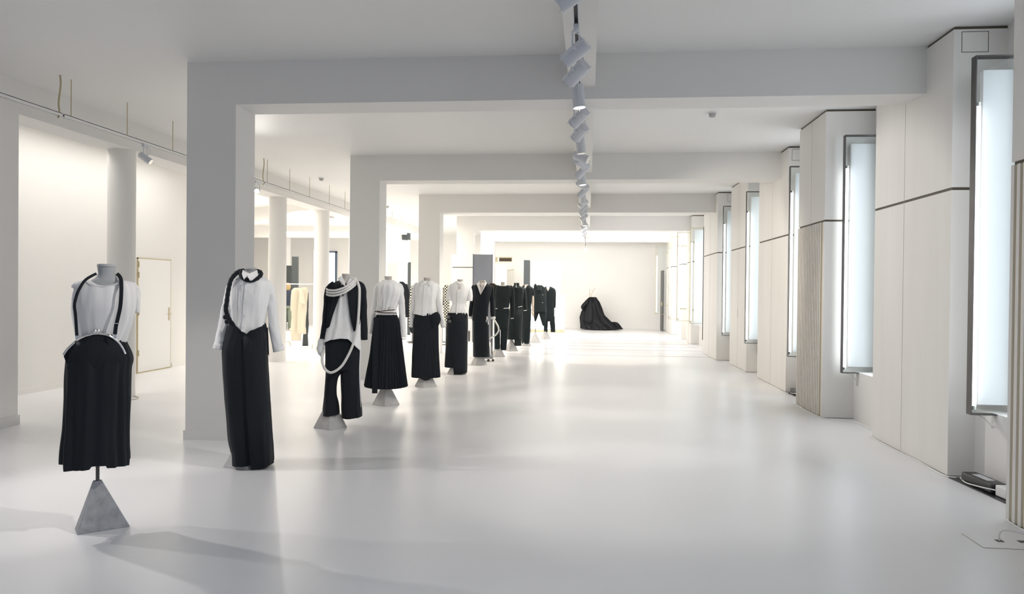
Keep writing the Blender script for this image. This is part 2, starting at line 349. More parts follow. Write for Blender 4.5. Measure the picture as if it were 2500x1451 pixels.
def track_spot(x, y, z, aim, label, group, zt, lit=False, L=.13, r=.042, power=0, col=WARM, n=20, ang=60):
    t = empty('track_spotlight', (x, y, zt), 0, label, 'spotlight', group); dz = z - zt
    MB().box(-.018, .018, -.05, .05, -.035, 0).build('adapter', 'lampw', t, angle=30, bevel=.003)
    m = MB(); a = V(aim).normalized(); side = V((a.y, -a.x, 0)); side = side.normalized() if side.length > .05 else V((1, 0, 0))
    for s in (-1, 1): m.tube([V((0, 0, -.035)) + side * .02 * s, V((0, 0, -.05)) + side * (r * 1.2 * s), V((0, 0, dz)) + side * (r * 1.2 * s)], .006, 6)
    m.build('bracket', 'lampw', t)
    MB().tube(crom([(0, .03, -.03), (.03, .05, -.06), (.035, .04, dz * .7), (0, .0, dz + r)], 4), .003, 5).build('lead', 'lampw', t)
    spot_head(t, (0, 0, dz), aim, L, r, lit, n)
    if power: lamp('SPOT', 'spot_beam', V((0, 0, dz)) + a * (L * .7), power, col, V((0, 0, dz)) + a * 3, .04, angle=ang, blend=.5, parent=t)
    return t
ZT = 3.22
ys = [(-10, 0, 1), (130, 0, 0), (180, 0, 0), (237, 1, 1), (288, 0, 0), (325, 0, 0), (355, 1, 1), (385, 0, 1), (400, 0, 0), (420, 0, 1), (436, 1, 1), (452, 0, 0), (470, 0, 1), (484, 1, 0), (497, 0, 1), (508, 0, 0), (519, 0, 1), (530, 0, 1), (541, 1, 1), (551, 0, 1), (561, 0, 1), (571, 0, 1)]
nth = ['first', 'second', 'third', 'fourth', 'fifth', 'sixth', 'seventh', 'eighth', 'ninth', 'tenth', 'eleventh', 'twelfth', 'thirteenth', 'fourteenth', 'fifteenth', 'sixteenth', 'seventeenth', 'eighteenth', 'nineteenth', 'twentieth', 'twenty-first', 'twenty-second']
AIMS = {0: (-2.87, .45, -1.9), 1: (-2.75, 1.15, -2.0), 2: (-2.64, 2.4, -2.1), 4: (-2.5, 2.7, -2.1), 5: (-2.4, 3.9, -2.2), 7: (2.97, -.9, -1.4), 8: (2.9, 3.2, -1.6), 11: (2.9, 2.0, -1.6)}
for i, (py, down, on) in enumerate(ys):
    y = 1.55 * FPX / (709 - py); x = -.09
    aim = (.12, 0, -1) if down else ((-.95, -.12, -.75) if i % 3 else (-.85, .2, -.9))
    lb = {0: 'pale spotlight cut off by the top edge of the picture', 1: 'large pale cylinder spotlight second along the centre ceiling track, tilted left', 2: 'large pale spotlight third along the centre track, directly below the second',
          3: 'pale spotlight pointing straight down with a glowing lamp, under the first beam'}.get(i, 'pale spotlight on the centre ceiling track, the %s from the camera' % nth[i])
    if i in AIMS: aim = AIMS[i]
    P = {0: 165, 1: 140, 2: 110, 4: 60, 5: 60, 8: 130, 11: 130, 3: 50, 6: 60, 7: 150, 9: 60, 10: 60, 12: 90, 14: 110, 16: 130, 17: 150, 18: 160, 19: 160, 20: 170, 21: 170}.get(i, 0)
    track_spot(x, y, 3.05, aim, lb, 'spotlights on the centre ceiling track', ZT, lit=i in (3, 10, 18), L=.165, r=.05, power=P, col=NEUT if i < 8 else WARM, n=20 if i < 8 else 12, ang={0: 34, 1: 27, 2: 27}.get(i, 65))
def track(x, y0, y1, zt, rods, label, gap=None, m='lampw'):
    t = empty('ceiling_track', (x, y0, zt), 0, label, 'lighting track', 'lighting tracks'); L = y1 - y0
    MB().box(-.018, -.012, 0, L, -.001, .034).box(.012, .018, 0, L, -.001, .034).box(-.018, .018, 0, L, .028, .036).build('rail', m, t, angle=0)
    MB().box(-.012, .012, 0, L, .018, .028).build('conductor_slot', 'steel', t, angle=0)
    for yy in rods: MB().tube([(0, yy - y0, .03), (0, yy - y0, ZC - zt)], .005, 6).build('hanger_rod', 'gold' if x < -1 else 'lampw', t)
    return t
track(-.09, -1, 28.6, ZT, [], 'long grey lighting track hung below the ceiling runner down the hall')
t_ = bpy.data.objects['ceiling_track']
for k in range(12):
    y = 1.2 + 2.4 * k
    if not any(abs(y - (7.21 + 5.07 * j)) < .35 for j in range(5)): MB().tube([(0, y + 1, .03), (0, y + 1, 3.39 - ZT)], .008, 6).build('hanger_rod', 'lampw', t_)
track(-5.5, 3.0, 7.35, 3.27, [4.4, 5.4, 6.4], 'white suspended track entering from the left edge of the picture', m='white')
track(-5.5, 7.38, 12.25, 3.27, [7.5, 8.48, 9.47, 10.5, 11.5], 'white suspended track in front of the nearest round column', m='white')
track(-5.5, 12.3, 17.3, 3.27, [12.42, 13.4, 14.4, 15.54, 16.57], 'white suspended track between the first and second square piers', m='white')
track(-5.5, 17.4, 27.4, 3.27, [18.5, 19.6, 20.7, 21.8, 23, 24.2, 25.4, 26.6], 'white suspended track seen beyond the second square pier', m='white')
for y, lb in ((7.33, 'brown power feed cable dropping to near left track'), (12.28, 'brown power feed cable dropping to left track behind first pier')):
    o = MB().tube(crom([(-5.5, y, ZC), (-5.5, y + .01, 3.6), (-5.515, y, 3.4), (-5.50, y, 3.29), (-5.5, y - .03, 3.25)], 4), .009, 6).build('feed_cable', 'gold'); tag(o, lb, 'cable')
track_spot(-5.5, 8.85, 3.10, (.75, .1, -.55), 'white spotlight on left suspended track near the nearest round column, tilted right', 'spotlights on the left suspended track', 3.27, power=70, L=.15)
track_spot(-5.5, 12.0, 3.12, (.55, -.95, -.35), 'dazzling spotlight facing camera beside the right edge of first pier', 'spotlights on the left suspended track', 3.27, lit=True, power=55, col=NEUT, L=.14, ang=80)
track_spot(-5.5, 5.5, 3.10, (.85, -.42, -.65), 'white spotlight on the left track just outside the left picture edge', 'spotlights on the left suspended track', 3.27, power=170, col=(1, .96, .95), ang=92)
track_spot(-5.5, 4.7, 3.10, (.55, -.2, -.9), 'added unseen spotlight on left track beyond the left picture edge, nearest the camera', 'spotlights on the left suspended track', 3.27, power=85, col=NEUT, ang=120)  # added spot out of view, lifts the near left floor and ceiling
track_spot(-.09, 2.6, 3.05, (.1, -.05, -1), 'added pale spotlight on the centre track overhead, out of view above the picture', 'spotlights on the centre ceiling track', ZT, power=34, col=(.74, .84, 1), ang=140, L=.165, r=.05)  # added spot out of view, brightens the foreground floor
# hanging bulb at the far end of the track
p = ony(1429, 612, 27.5); t = empty('hanging_bulb', (p.x, p.y, p.z), 0, 'bare white globe bulb hanging on a cord at the far track end', 'lamp')
MB().lathe([(.001, -.06), (.04, -.045), (.058, 0), (.045, .04), (.02, .065), (.018, .1), (.001, .1)], 16).build('bulb', 'wtube', t)
MB().tube([(0, 0, .1), (0, 0, 3.22 - p.z)], .004, 6).build('cord', 'brown', t)
# smoke detectors
for x, y, lb in ((1.5, 9.4, 'white smoke detector on the ceiling right of the centre track'), (-5.3, 14.5, 'small smoke detector on left ceiling above the suspended track'), (-5.3, 19.45, 'tiny smoke detector on the ceiling seen beyond second square pier')):
    t = empty('smoke_detector', (x, y, ZC), 0, lb, 'smoke detector', 'ceiling smoke detectors')
    MB().lathe([(.001, -.012), (.06, -.012), (.06, 0), (.001, 0)], 24).build('base', 'white', t)
    MB().lathe([(.001, -.06), (.035, -.055), (.045, -.02), (.045, -.012), (.001, -.012)], 24).build('sensor_head', 'capm', t)

# ------------------------------------------------------------------ dressed mannequins
class Man:
    def __init__(s, px, py, label, name='dressed_mannequin', cat='mannequin', group='dressed mannequins in a diagonal row', P=None):
        s.P = P or onz(px, py); s.px = px
        s.D = (s.P - V((0, 0, EYE))).dot(fw)
        s.rz = -atan2(s.P.x, s.P.y)
        s.k = s.D / FPX
        s.y0 = 725.5 - (V((s.P.x, s.P.y, EYE)) - V((0, 0, EYE))).dot(up) / s.D * FPX   # px row of eye level
        s.x0 = 1250 + (V((s.P.x, s.P.y, EYE)) - V((0, 0, EYE))).dot(rt) / s.D * FPX
        s.t = empty(name, (s.P.x, s.P.y, 0), s.rz, label, cat, group); s.surf = []
    def X(s, px, py=None): return (px - s.x0) * s.k
    def Z(s, py): return EYE + (s.y0 - py) * s.k
    def loft(s, name, rows, m, parent=None, n=64, sub=5, e=2.4, dep=(.62, .62), yc=0, fold=None, topf=None, hemf=None, solid=.004, cap=False, bust=0, wrink=.004, add=True, seed=0, angle=60, maxry=9):
        rr = crom([(s.Z(a), s.X((b + c) / 2), (c - b) / 2 * s.k) for a, b, c in rows], sub); nr = len(rr)
        zt, zb = rr[0][0], rr[-1][0]; rings = []; surf = []
        for i, (z, cx, hw) in enumerate(rr):
            f = i / (nr - 1); ry = min(maxry, hw * (dep[0] + (dep[1] - dep[0]) * f)); hw = max(hw, .004)
            bf = bust * math.exp(-((z - (zt - (zt - zb) * .36)) / .09) ** 2)
            surf.append((z, cx, hw, yc, ry + bf, e)); ring = []
            for k in range(n):
                a = 2 * pi * k / n; ca, sa = cos(a), sin(a)
                ux = abs(ca) ** (2 / e) * (1 if ca > 0 else -1); uy = abs(sa) ** (2 / e) * (1 if sa > 0 else -1)
                g = 1 + (fold(a, f) if fold else 0) / max(hw, .05)
                wn = noise.noise(V((ca * 2.2 + seed, sa * 2.2, z * 2.6 + seed * 3))) * wrink * 2 + noise.noise(V((ca * 7 + seed, sa * 7, z * 2.4))) * wrink * 1.5 + noise.noise(V((ca * 13 + seed, sa * 13, z * 7 + ca * 4))) * wrink * .5
                g += wn / max(hw, .05)
                x = cx + hw * ux * g; y = yc + ry * uy * g
                if sa < 0: y -= bf * (.6 + .4 * abs(cos(a * 2 - pi / 2 * 0)) if abs(ca) < .85 else .3) * abs(sa)
                zz = z
                u = max(-1, min(1, (x - cx) / hw)); front = sa < 0
                if topf:
                    q = topf(u, front) * s.k; zz = min(zz, zt + q) if q < 0 else zz + q * max(0, 1 - f * 4) ** 1.3
                if hemf:
                    q = hemf(u, front) * s.k; zz = max(zz, zb + q) if q > 0 else zz + q * max(0, f * 5 - 4) ** 1.2
                ring.append((x, y, zz))
            rings.append(ring)
        if add: s.surf.append(surf)
        return MB().rings(rings, cap).build(name, m, parent or s.t, solid=solid, angle=angle)
    def front(s, x, z_):
        best = None
        for sf in s.surf:
            z = z_
            if not (sf[-1][0] - .12 <= z <= sf[0][0] + .01): continue
            z = max(z, sf[-1][0] + .0005)
            for a, b in zip(sf, sf[1:]):
                if b[0] <= z <= a[0] + .011:
                    t = (a[0] - z) / max(a[0] - b[0], 1e-6); t = max(0, min(1, t))
                    q = [p + (o - p) * t for p, o in zip(a, b)]
                    u = abs(x - q[1]) / q[2]
                    if u < .995:
                        y = q[3] - q[4] * (1 - u ** q[5]) ** (1 / q[5])
                        best = y if best is None else min(best, y)
                    break
        return -.03 if best is None else best
    def drape(s, name, pts, m, off=.006, parent=None, solid=.003, cuts=3, depth=None):
        bm = bmesh.new(); vs = [bm.verts.new((s.X(a), 0, s.Z(b))) for a, b in pts]; bm.faces.new(vs)
        bmesh.ops.triangulate(bm, faces=bm.faces)
        bmesh.ops.subdivide_edges(bm, edges=bm.edges, cuts=cuts, use_grid_fill=True)
        bmesh.ops.triangulate(bm, faces=bm.faces)
        for v in bm.verts: v.co.y = (s.front(v.co.x, v.co.z) if depth is None else depth) - (off(s.y0 - (v.co.z - EYE) / s.k) if callable(off) else off)
        vs = [v.co.copy() for v in bm.verts]; bm.verts.index_update(); fs = [[v.index for v in f.verts] for f in bm.faces]; bm.free()
        return link(name, vs, fs, m, parent or s.t, angle=60, solid=solid)
    def limb(s, name, pts, m, parent=None, n=20, sub=5, flat=.9, solid=.003, wrink=.004, cap='a', seed=1):
        rr = crom([(s.X(a), y, s.Z(b), hw * s.k) for a, b, hw, y in pts], sub); rings = []
        for i, (x, y, z, r) in enumerate(rr):
            a = V(rr[min(i + 1, len(rr) - 1)][:3]); b = V(rr[max(i - 1, 0)][:3]); t = (a - b).normalized()
            u = V((0, 1, 0)); u = (u - t * u.dot(t)).normalized(); q = t.cross(u); ring = []
            for k in range(n):
                an = 2 * pi * k / n; g = 1 + wrink / max(r, .02) * noise.noise(V((cos(an) * 2 + seed, sin(an) * 2, i * .35)))
                ring.append(V((x, y, z)) + q * (r * cos(an) * g) + u * (r * flat * sin(an) * g))
            rings.append(ring)
        return MB().rings(rings, cap).build(name, m, parent or s.t, solid=solid, angle=60)
    def path(s, pts, off=.01, sub=5, ylist=None):
        out = []
        for q in crom([tuple(p) for p in pts], sub):
            x, z = s.X(q[0]), s.Z(q[1]); y = q[2] if len(q) > 2 else s.front(x, z) - off
            out.append((x, y, z))
        return out
    def rope(s, name, pts, rpx, m, parent=None, off=.01, n=10, twist=0, sub=5, flat=1):
        P = s.path(pts, off, sub); r = rpx * s.k
        rad = [r * (1 + twist * sin(i * 1.1)) for i in range(len(P))] if twist else r
        return MB().tube(P, rad, n, flat=flat).build(name, m, parent or s.t)
    def band(s, name, pts, wpx, m, parent=None, off=.008, th=.003, sub=5):
        P = s.path(pts, off, sub); w = wpx * s.k / 2; rings = []
        for i, p in enumerate(P):
            a, b = V(P[min(i + 1, len(P) - 1)]), V(P[max(i - 1, 0)]); t = (a - b).normalized(); q = t.cross(V((0, 1, 0))).normalized(); p = V(p); d = V((0, th, 0))
            rings.append([p + q * w, p - q * w, p - q * w + d, p + q * w + d])
        return MB().rings(rings).build(name, m, parent or s.t, angle=30)
    def disc(s, name, px, py, rpx, m, parent=None, off=.008):
        x, z = s.X(px), s.Z(py); r = rpx * s.k; q = Matrix.Rotation(pi / 2, 3, 'X')
        return MB().lathe([(r * .2, .002), (r, .002), (r, -.001), (r * .2, -.001)], 14, (x, s.front(x, z) - off, z), q).build(name, m, parent or s.t)
    def form(s, neck, torso, m='linen', cap='capm', y=.0):
        # neck rows (top to base) and a shrunken torso under the clothes
        rows = list(neck)
        o = s.loft('torso_form', rows + torso, m, dep=(.95, .7), maxry=.072, e=2.1, cap=True, solid=0, wrink=0, yc=y, n=40, sub=4)
        a, b, c = neck[0]; r = (c - b) / 2 * s.k * 1.04
        MB().lathe([(.001, .012), (r * .96, .012), (r, .008), (r, -.004), (.001, -.004)], 28, (s.X((b + c) / 2), y, s.Z(a))).build('neck_cap', cap, s.t)
        return o
    def stand(s, px, py, m='plinth', base=.25, h=.29, rot=38, top=.045, polex=None, zt=.9, dy=1):
        c = s.X(px); q = Matrix.Rotation(R(rot), 3, 'Z'); rr = []
        for hb, z in ((base / 2, 0), (base / 2, .006), (top / 2, h - .01), (top / 2 * .8, h)):
            tx = c + ((s.X(polex) - c) if polex and z > .1 else 0)
            rr.append([q @ V((x * hb, y * max(hb * dy, .015), 0)) + V((tx, 0, z)) for x, y in ((-1, -1), (1, -1), (1, 1), (-1, 1))])
        MB().rings(rr).build('pyramid_base', m, s.t, angle=20, bevel=.003)
        px_ = c if polex is None else s.X(polex)
        MB().tube([(px_, 0, h - .02), (px_, 0, zt)], .0095 if m == 'plinth' else .011, 12).build('pole', 'steel', s.t)

def lin(*kv):
    def f(u, front=True):
        for (a, va), (b, vb) in zip(kv, kv[1:]):
            if u <= b: return va + (vb - va) * max(0, (u - a) / (b - a))
        return kv[-1][1]
    return f
def pleats(k, amp, start=0., sharp=1): return lambda a, f: amp * (start + (1 - start) * f) * (abs(((a * k / (2 * pi)) % 1) * 2 - 1) * 2 - 1) * sharp
def folds(k, amp, ph=0, start=.1): return lambda a, f: amp * (start + (1 - start) * f) * (sin(a * k + ph) + .5 * sin(a * k * 1.7 + ph * 2 + f))

# 1 ---------------------------------------------------------------- purse-frame skirt
s = Man(250, 1290, 'nearest mannequin in white sleeveless top and black skirt with metal purse frame')
s.stand(256, 1290, 'concrete', base=.285, h=.30, rot=7, top=.055, dy=.45, polex=245, zt=.75)
s.form([(650, 242, 281.5), (658, 242.5, 281), (668, 243.5, 282), (676, 240, 285), (684, 230, 294), (691, 217, 306)], [(702, 204, 318), (730, 203, 320), (790, 212, 308), (830, 212, 300), (900, 206, 306)])
top = s.loft('sleeveless_top', [(686, 212, 302), (689, 204, 316), (694, 198, 323), (705, 194, 328), (722, 191, 331), (745, 189.5, 331), (765, 190.5, 328), (790, 195, 321), (812, 199, 313), (837, 203, 304)], 'tee', dep=(.62, .58), bust=.02, topf=lambda u, fr: (-13 * max(0, 1 - (abs(u) / .62) ** 2.5) if fr else -3 * (1 - u * u)), wrink=.009, fold=lambda a, f: .004 * f * sin(a * 11), seed=2)
s.rope('neck_binding', [(219, 688), (228, 695), (240, 698.5), (254, 699.5), (268, 698), (280, 694.5), (287, 691)], 1.3, 'tee', top, off=.004)
s.limb('cap_sleeve', [(205, 690, 4, 0), (197, 698, 7, 0), (192.5, 705, 5.5, 0)], 'tee', top, flat=1.6, wrink=.002)
s.limb('cap_sleeve', [(322, 693, 4, .02), (329, 708, 6, .03), (330, 730, 6.5, .03), (330, 765, 4.5, .03)], 'tee', top, flat=1.8, wrink=.006)
sk = s.loft('skirt', [(822, 205, 300), (836, 194, 304), (862, 182, 314), (881, 180.5, 317), (903, 180, 313), (950, 178.5, 312), (986, 177.5, 312), (1040, 175.5, 311), (1085, 173, 311.5), (1120, 171.5, 313), (1134, 172.5, 312)], 'black', dep=(.6, .66), n=120, fold=lambda a, f: .010 * (.25 + f) * (sin(a * 9) + .6 * sin(a * 17 + 1)), wrink=.006,
            topf=lambda u, fr: (9 * (1 - u * u) if fr else 0), hemf=lambda u, fr: (6 if -.15 < u < .32 else -3 * abs(u)) if fr else 8)
arc = [(173.5, 862), (180, 851), (190, 839), (203, 827), (218, 818), (236, 812.5), (245, 812), (262, 815), (276, 823), (288, 835), (296, 848), (302.5, 863)]
gath = [(a, b + 3) for a, b in arc]
s.drape('gathered_front', gath + [(300, 880), (290, 905), (240, 912), (190, 905), (178, 880)], 'black', off=lambda p: .022 - max(0, p - 850) * .0006, parent=sk, solid=.003, cuts=5)
pf = s.rope('purse_frame', arc, 2.9, 'chrome', sk, off=.024, n=8)
MB().lathe([(.001, -.013), (.009, -.01), (.013, 0), (.009, .01), (.001, .013)], 12, (s.X(238.5), s.front(s.X(240), s.Z(812)) - .03, s.Z(806.5))).lathe([(.001, -.013), (.009, -.01), (.013, 0), (.009, .01), (.001, .013)], 12, (s.X(245), s.front(s.X(243), s.Z(812)) - .03, s.Z(806))).box(s.X(233), s.X(251), s.front(s.X(243), s.Z(812)) - .03, s.front(s.X(243), s.Z(812)) - .02, s.Z(812.5), s.Z(810)).build('clasp', 'chrome', sk)
b1 = s.band('strap', [(241, 669, -.02), (232, 674, -.05), (217, 686, -.085), (205, 708, -.125), (199, 728, -.145), (196.5, 745, -.15), (198.5, 765, -.15), (200, 790, -.14), (201.5, 816, -.14)], 6.5, 'black', sk)
b2 = s.band('strap', [(284, 668, -.02), (290, 675, -.06), (293, 686, -.10), (293, 715, -.155), (291, 747, -.16), (287, 770, -.155), (283.5, 787, -.15), (282, 795, -.15), (280, 814, -.15)], 8.5, 'black', sk)
s.band('buckle', [(278, 787.5, -.162), (289, 787.5, -.162)], 2, 'chrome', b2, th=.006)
for x in (201, 281): s.band('strap_ring', [(x, 815, -.15), (x, 823, -.15)], 4, 'chrome', sk, th=.006)

# 2 ---------------------------------------------------------------- shirt with scarf
s = Man(604, 1137, 'mannequin in white shirt with black twisted scarf and long black skirt')
s.stand(604, 1137, rot=50, zt=.9)
s.form([(657, 598.5, 626), (664, 600, 625), (672, 598, 628), (680, 590, 634)], [(690, 574, 650), (720, 572, 648), (780, 578, 640), (820, 574, 640), (880, 566, 645)])
sh = s.loft('shirt', [(671, 596, 630), (677, 586, 640), (682, 575, 649), (689, 568, 657), (700, 565, 660), (722, 565, 654), (745, 565, 650.5), (768, 566.5, 648), (785, 568, 646), (800, 566, 646), (818, 563, 646)], 'wcloth', dep=(.75, .6), bust=.02, wrink=.009, fold=lambda a, f: .006 * max(0, f - .3) * sin(a * 13), seed=5)
s.loft('skirt', [(788, 566, 646), (800, 561, 649.5), (828, 554, 650), (855, 549, 651), (890, 549.5, 652.5), (929, 551.5, 655.5), (1006, 558, 661), (1075, 564, 664.5), (1105, 569.5, 666), (1131, 571, 667)], 'black', dep=(.62, 1.2), n=110, fold=lambda a, f: .008 * (.3 + f) * sin(a * 5 + 1) + (-.02 * f * math.exp(-((a - 4.6) / .16) ** 2)), wrink=.004,
       topf=lambda u, fr: (lin((-1, 6), (-.3, -20), (-.02, -27), (.35, -17), (1, -4))(u) if fr else 0), hemf=lambda u, fr: (lin((-1, 2), (-.2, 4), (.05, 10), (.1, -4), (1, -2))(u) if fr else 4))
s.drape('skirt_flap', [(596, 822), (612, 806), (640, 798), (649, 815), (655, 930), (664, 1080), (668, 1128), (617, 1135), (606, 1000), (602, 900)], 'black', off=.006, solid=.005, cuts=4)
s.drape('skirt_tie', [(649, 800), (654, 800), (655, 862), (657, 871), (651, 858)], 'black', depth=-.0, solid=.008)
for sd, pts in ((1, [(648, 690, 7, 0), (655, 700, 11, 0), (660, 722, 11.5, .005), (663, 747, 11.5, .01), (667, 792, 12, .01), (673, 830, 11.5, -.02), (679, 856, 12, -.03)]), (-1, [(580, 688, 7, 0), (571, 697, 10, 0), (563, 722, 10.5, .02), (558, 750, 10, .03), (551, 790, 10.5, .03), (545, 825, 11, .02), (540, 850, 11, 0)])):
    sl = s.limb('sleeve', pts, 'wcloth', sh, seed=sd * 3, wrink=.008)
    e = pts[-1]; e0 = pts[-2]; s.limb('cuff', [(e0[0] * .45 + e[0] * .55, e0[1] * .45 + e[1] * .55, e[2] + .6, e[3]), (e[0] + (e[0] - e0[0]) * .05, e[1] + 2, e[2] + 1, e[3])], 'wcloth', sl, wrink=.001, cap=False, sub=3)
s.band('placket', [(605, 687), (603, 715), (601, 745), (599, 775), (596.5, 808)], 8.5, 'wcloth', sh, off=.014, th=.008)
for x, y in ((603, 711.5), (601, 739.5), (599, 769), (597, 798)): s.disc('button', x, y, 1.3, 'white', sh, off=.017)
s.drape('collar', [(595, 660), (593, 670), (597.5, 683.5), (605.5, 673.5), (611, 669), (604, 666)], 'wcloth', depth=-.02, off=lambda p: .03 + (p - 660) * .0052, parent=sh, solid=.004)
s.drape('collar', [(605, 673), (611, 685.5), (616, 685), (629.5, 673), (628, 659.5), (621, 664), (612, 668)], 'wcloth', depth=-.02, off=lambda p: .03 + (p - 660) * .0055, parent=sh, solid=.004)
sc_ = s.rope('scarf', [(592, 662, .0), (590, 669, -.05), (594, 678, -.10), (603, 684, -.125), (614, 685, -.13), (626, 681, -.11), (635, 673, -.06), (636, 666, -.01), (630, 662, .05), (612, 661, .075), (597, 661, .05), (586, 664, -.01), (577, 672, -.06), (569, 684, -.09), (565, 699, -.115), (562, 717, -.125), (560, 735, -.13), (558, 753, -.13), (561, 768, -.125), (567, 781, -.12), (576, 794, -.115)], 5.2, 'black', None, twist=.07, sub=8)
for x, y in ((557, 773), (561, 784)): MB().lathe([(.001, -.02), (.016, -.014), (.021, 0), (.016, .014), (.001, .02)], 12, (s.X(x), -.14, s.Z(y))).build('knot', 'black', sc_)

# 3 ---------------------------------------------------------------- jacket with hoses
s = Man(812, 1044, 'mannequin in open black jacket and black trousers, coiled in thick white hose')
s.stand(810, 1044, rot=42, h=.30, zt=1.0)
s.form([(671, 835, 857), (680, 836, 857), (686, 832, 862)], [(695, 818, 874), (720, 815, 872), (780, 822, 866), (840, 814, 866), (900, 808, 868)], m='pale', cap='pale')
shw = s.loft('tunic', [(684, 837, 857), (690, 828, 866), (697, 818, 875), (715, 813, 877), (745, 810, 878), (790, 803, 880), (815, 797, 880), (830, 793, 881)], 'wcloth', dep=(.7, .66), wrink=.008, fold=lambda a, f: .012 * f * sin(a * 12), seed=3, hemf=lambda u, fr: lin((-1, -6), (-.6, 2), (-.1, 5), (.3, 4), (.5, -6), (.95, -26), (1, -20))(u) if fr else 0)
s.loft('trousers', [(815, 800, 878), (835, 797, 879), (870, 797, 879), (905, 796, 880)], 'black', dep=(.46, .44), solid=.004, wrink=.003, hemf=lambda u, fr: 0)
for nm, rows in (('trouser_leg', [(880, 798, 838), (907, 799, 836), (925, 798.5, 827), (958, 796, 823.5), (985, 794, 828), (1012, 791.5, 830.5)]), ('trouser_leg', [(880, 838, 879.5), (907, 834.5, 880.5), (940, 835, 881), (974, 836.5, 882), (1000, 837, 884), (1019, 837.5, 885.5)])):
    s.loft(nm, rows, 'black', dep=(.75, 1.35), wrink=.006, add=False, n=40, hemf=lambda u, fr: u * 2)
jk = s.loft('jacket_body', [(684, 832, 861), (688, 822, 870), (693, 812, 880), (700, 806, 887), (715, 804, 886), (740, 804, 880), (765, 806, 877), (785, 806, 875)], 'black', dep=(.75, .58), bust=.01, wrink=.005, add=False, yc=.035)
s.surf.append([(a[0], a[1], a[2], a[3] - .015, a[4], a[5]) for a in s.surf[1]])
s.drape('front_panel', [(826, 686), (808, 695), (803, 706), (801, 740), (799, 770), (797, 795), (801, 801), (806, 796), (813, 771), (822, 745), (832, 716), (836, 700)], 'black', off=.020, parent=jk, solid=.005)
s.drape('front_panel', [(862, 690), (882, 696), (884, 730), (879, 760), (877, 790), (870, 806), (863, 808), (855, 775), (850, 740), (847, 716), (850, 702)], 'black', off=.020, parent=jk, solid=.005)
s.limb('sleeve', [(818, 694, 8, 0), (808, 702, 9, 0), (803, 720, 10, 0), (800, 760, 9, .01), (795, 800, 8, 0), (791, 828, 7.5, -.02)], 'black', jk, wrink=.006)
s.limb('sleeve', [(872, 692, 7, 0), (882, 700, 8.5, 0), (885, 725, 9.5, .01), (886, 765, 9.5, .02), (888, 805, 9.5, .01), (889, 830, 8, -.01)], 'black', jk, wrink=.006)
s.limb('shirt_cuff', [(790, 826, 7, -.01), (786, 845, 9, 0), (786, 860, 7, .0), (790, 873, 2, .01)], 'wcloth', shw, wrink=.01)
s.band('shirt_tie', [(881, 850, -.03), (880, 872, -.06), (879, 900, -.06), (880, 950, -.06), (881, 994, -.06)], 3.2, 'wcloth', shw)
s.drape('collar', [(834, 673), (825.5, 680), (829, 687), (835, 694), (843, 700), (842, 688)], 'wcloth', off=.02, parent=shw)
s.drape('collar', [(857, 674), (862, 682), (856, 694), (846, 702), (846, 690)], 'wcloth', off=.02, parent=shw)
for k in range(3):
    q = 6.2 * k
    s.rope('hose_coil', [(800, 704 + q, .04), (799.5, 707 + q, -.05), (805, 709 + q, -.12), (820, 709 + q, -.165), (838, 703 + q, -.185), (853, 694 + q, -.17), (863 + k * 1.5, 684 + q * .9, -.12), (868 + k * 1.5, 680 + q * .6, -.03), (860, 681 + q, .08), (835, 688 + q, .12), (810, 698 + q, .10), (800, 704 + q, .04)], 2.5, 'hose')
s.rope('hose', [(866, 683, .0), (871, 688, -.10), (875, 700, -.14), (876, 716, -.15), (874.5, 761, -.155), (871, 801, -.16), (863, 834, -.17), (851, 864, -.17), (834, 892, -.17), (813, 905.5, -.17), (798.5, 899.5, -.16), (790.5, 882.6, -.14), (790, 868, -.10), (793, 858, -.04)], 3.2, 'hose', sub=7)

# 4 ---------------------------------------------------------------- wrapped blouse, pleated skirt
s = Man(945, 988, 'mannequin in white wrapped blouse with brown cord belt and flared black pleated skirt')
s.stand(945, 988, rot=40)
s.form([(677, 939, 957), (684, 940, 957), (690, 937, 960)], [(700, 926, 970), (730, 926, 968), (765, 928, 962), (800, 922, 966)], m='pale', cap='pale')
bl = s.loft('blouse', [(684, 937, 960), (688, 933, 965), (692, 926, 972), (699, 921, 979), (712, 921.5, 980), (728, 923, 974), (745, 924, 969), (757, 925, 965.5), (768, 922, 968)], 'wcloth', dep=(.8, .62), bust=.016, wrink=.009, seed=9, fold=lambda a, f: .006 * f * sin(a * 15), e=2.2)
s.drape('wrap_edge', [(936, 686), (940, 685), (940, 700), (936, 720), (932, 755), (928, 756), (932, 715)], 'wcloth', off=.008, parent=bl)
s.limb('sleeve', [(970, 694, 5, 0), (977, 701, 7, 0), (979, 720, 7.5, .01), (981, 745, 7.5, .02), (982.5, 775, 8, .02), (983, 800, 8.5, .01), (984, 814, 8, 0)], 'wcloth', bl, wrink=.007)
s.limb('cuff', [(984, 812, 8.5, 0), (984, 824, 9, 0)], 'wcloth', bl, wrink=.001, cap=False)
s.limb('sleeve', [(929, 694, 5, 0), (922, 702, 6, .01), (918, 725, 6, .04), (914, 755, 6, .07), (910, 790, 6, .08), (908, 816, 6, .08)], 'wcloth', bl, wrink=.007)
s.loft('waistband', [(758, 923.5, 967), (769, 921, 969)], 'wcloth', dep=(.66, .66), solid=.006, wrink=0, sub=2, add=False)
s.rope('cord_belt', [(923, 758, .02), (923.5, 760, -.10), (935, 759, -.135), (950, 757.5, -.135), (964, 756, -.10)], 1.1, 'cord'); s.rope('cord_belt', [(917, 760, -.10), (927, 762, -.13), (945, 763.5, -.145), (958, 763.5, -.14), (968, 764, -.09)], 1.2, 'cord')
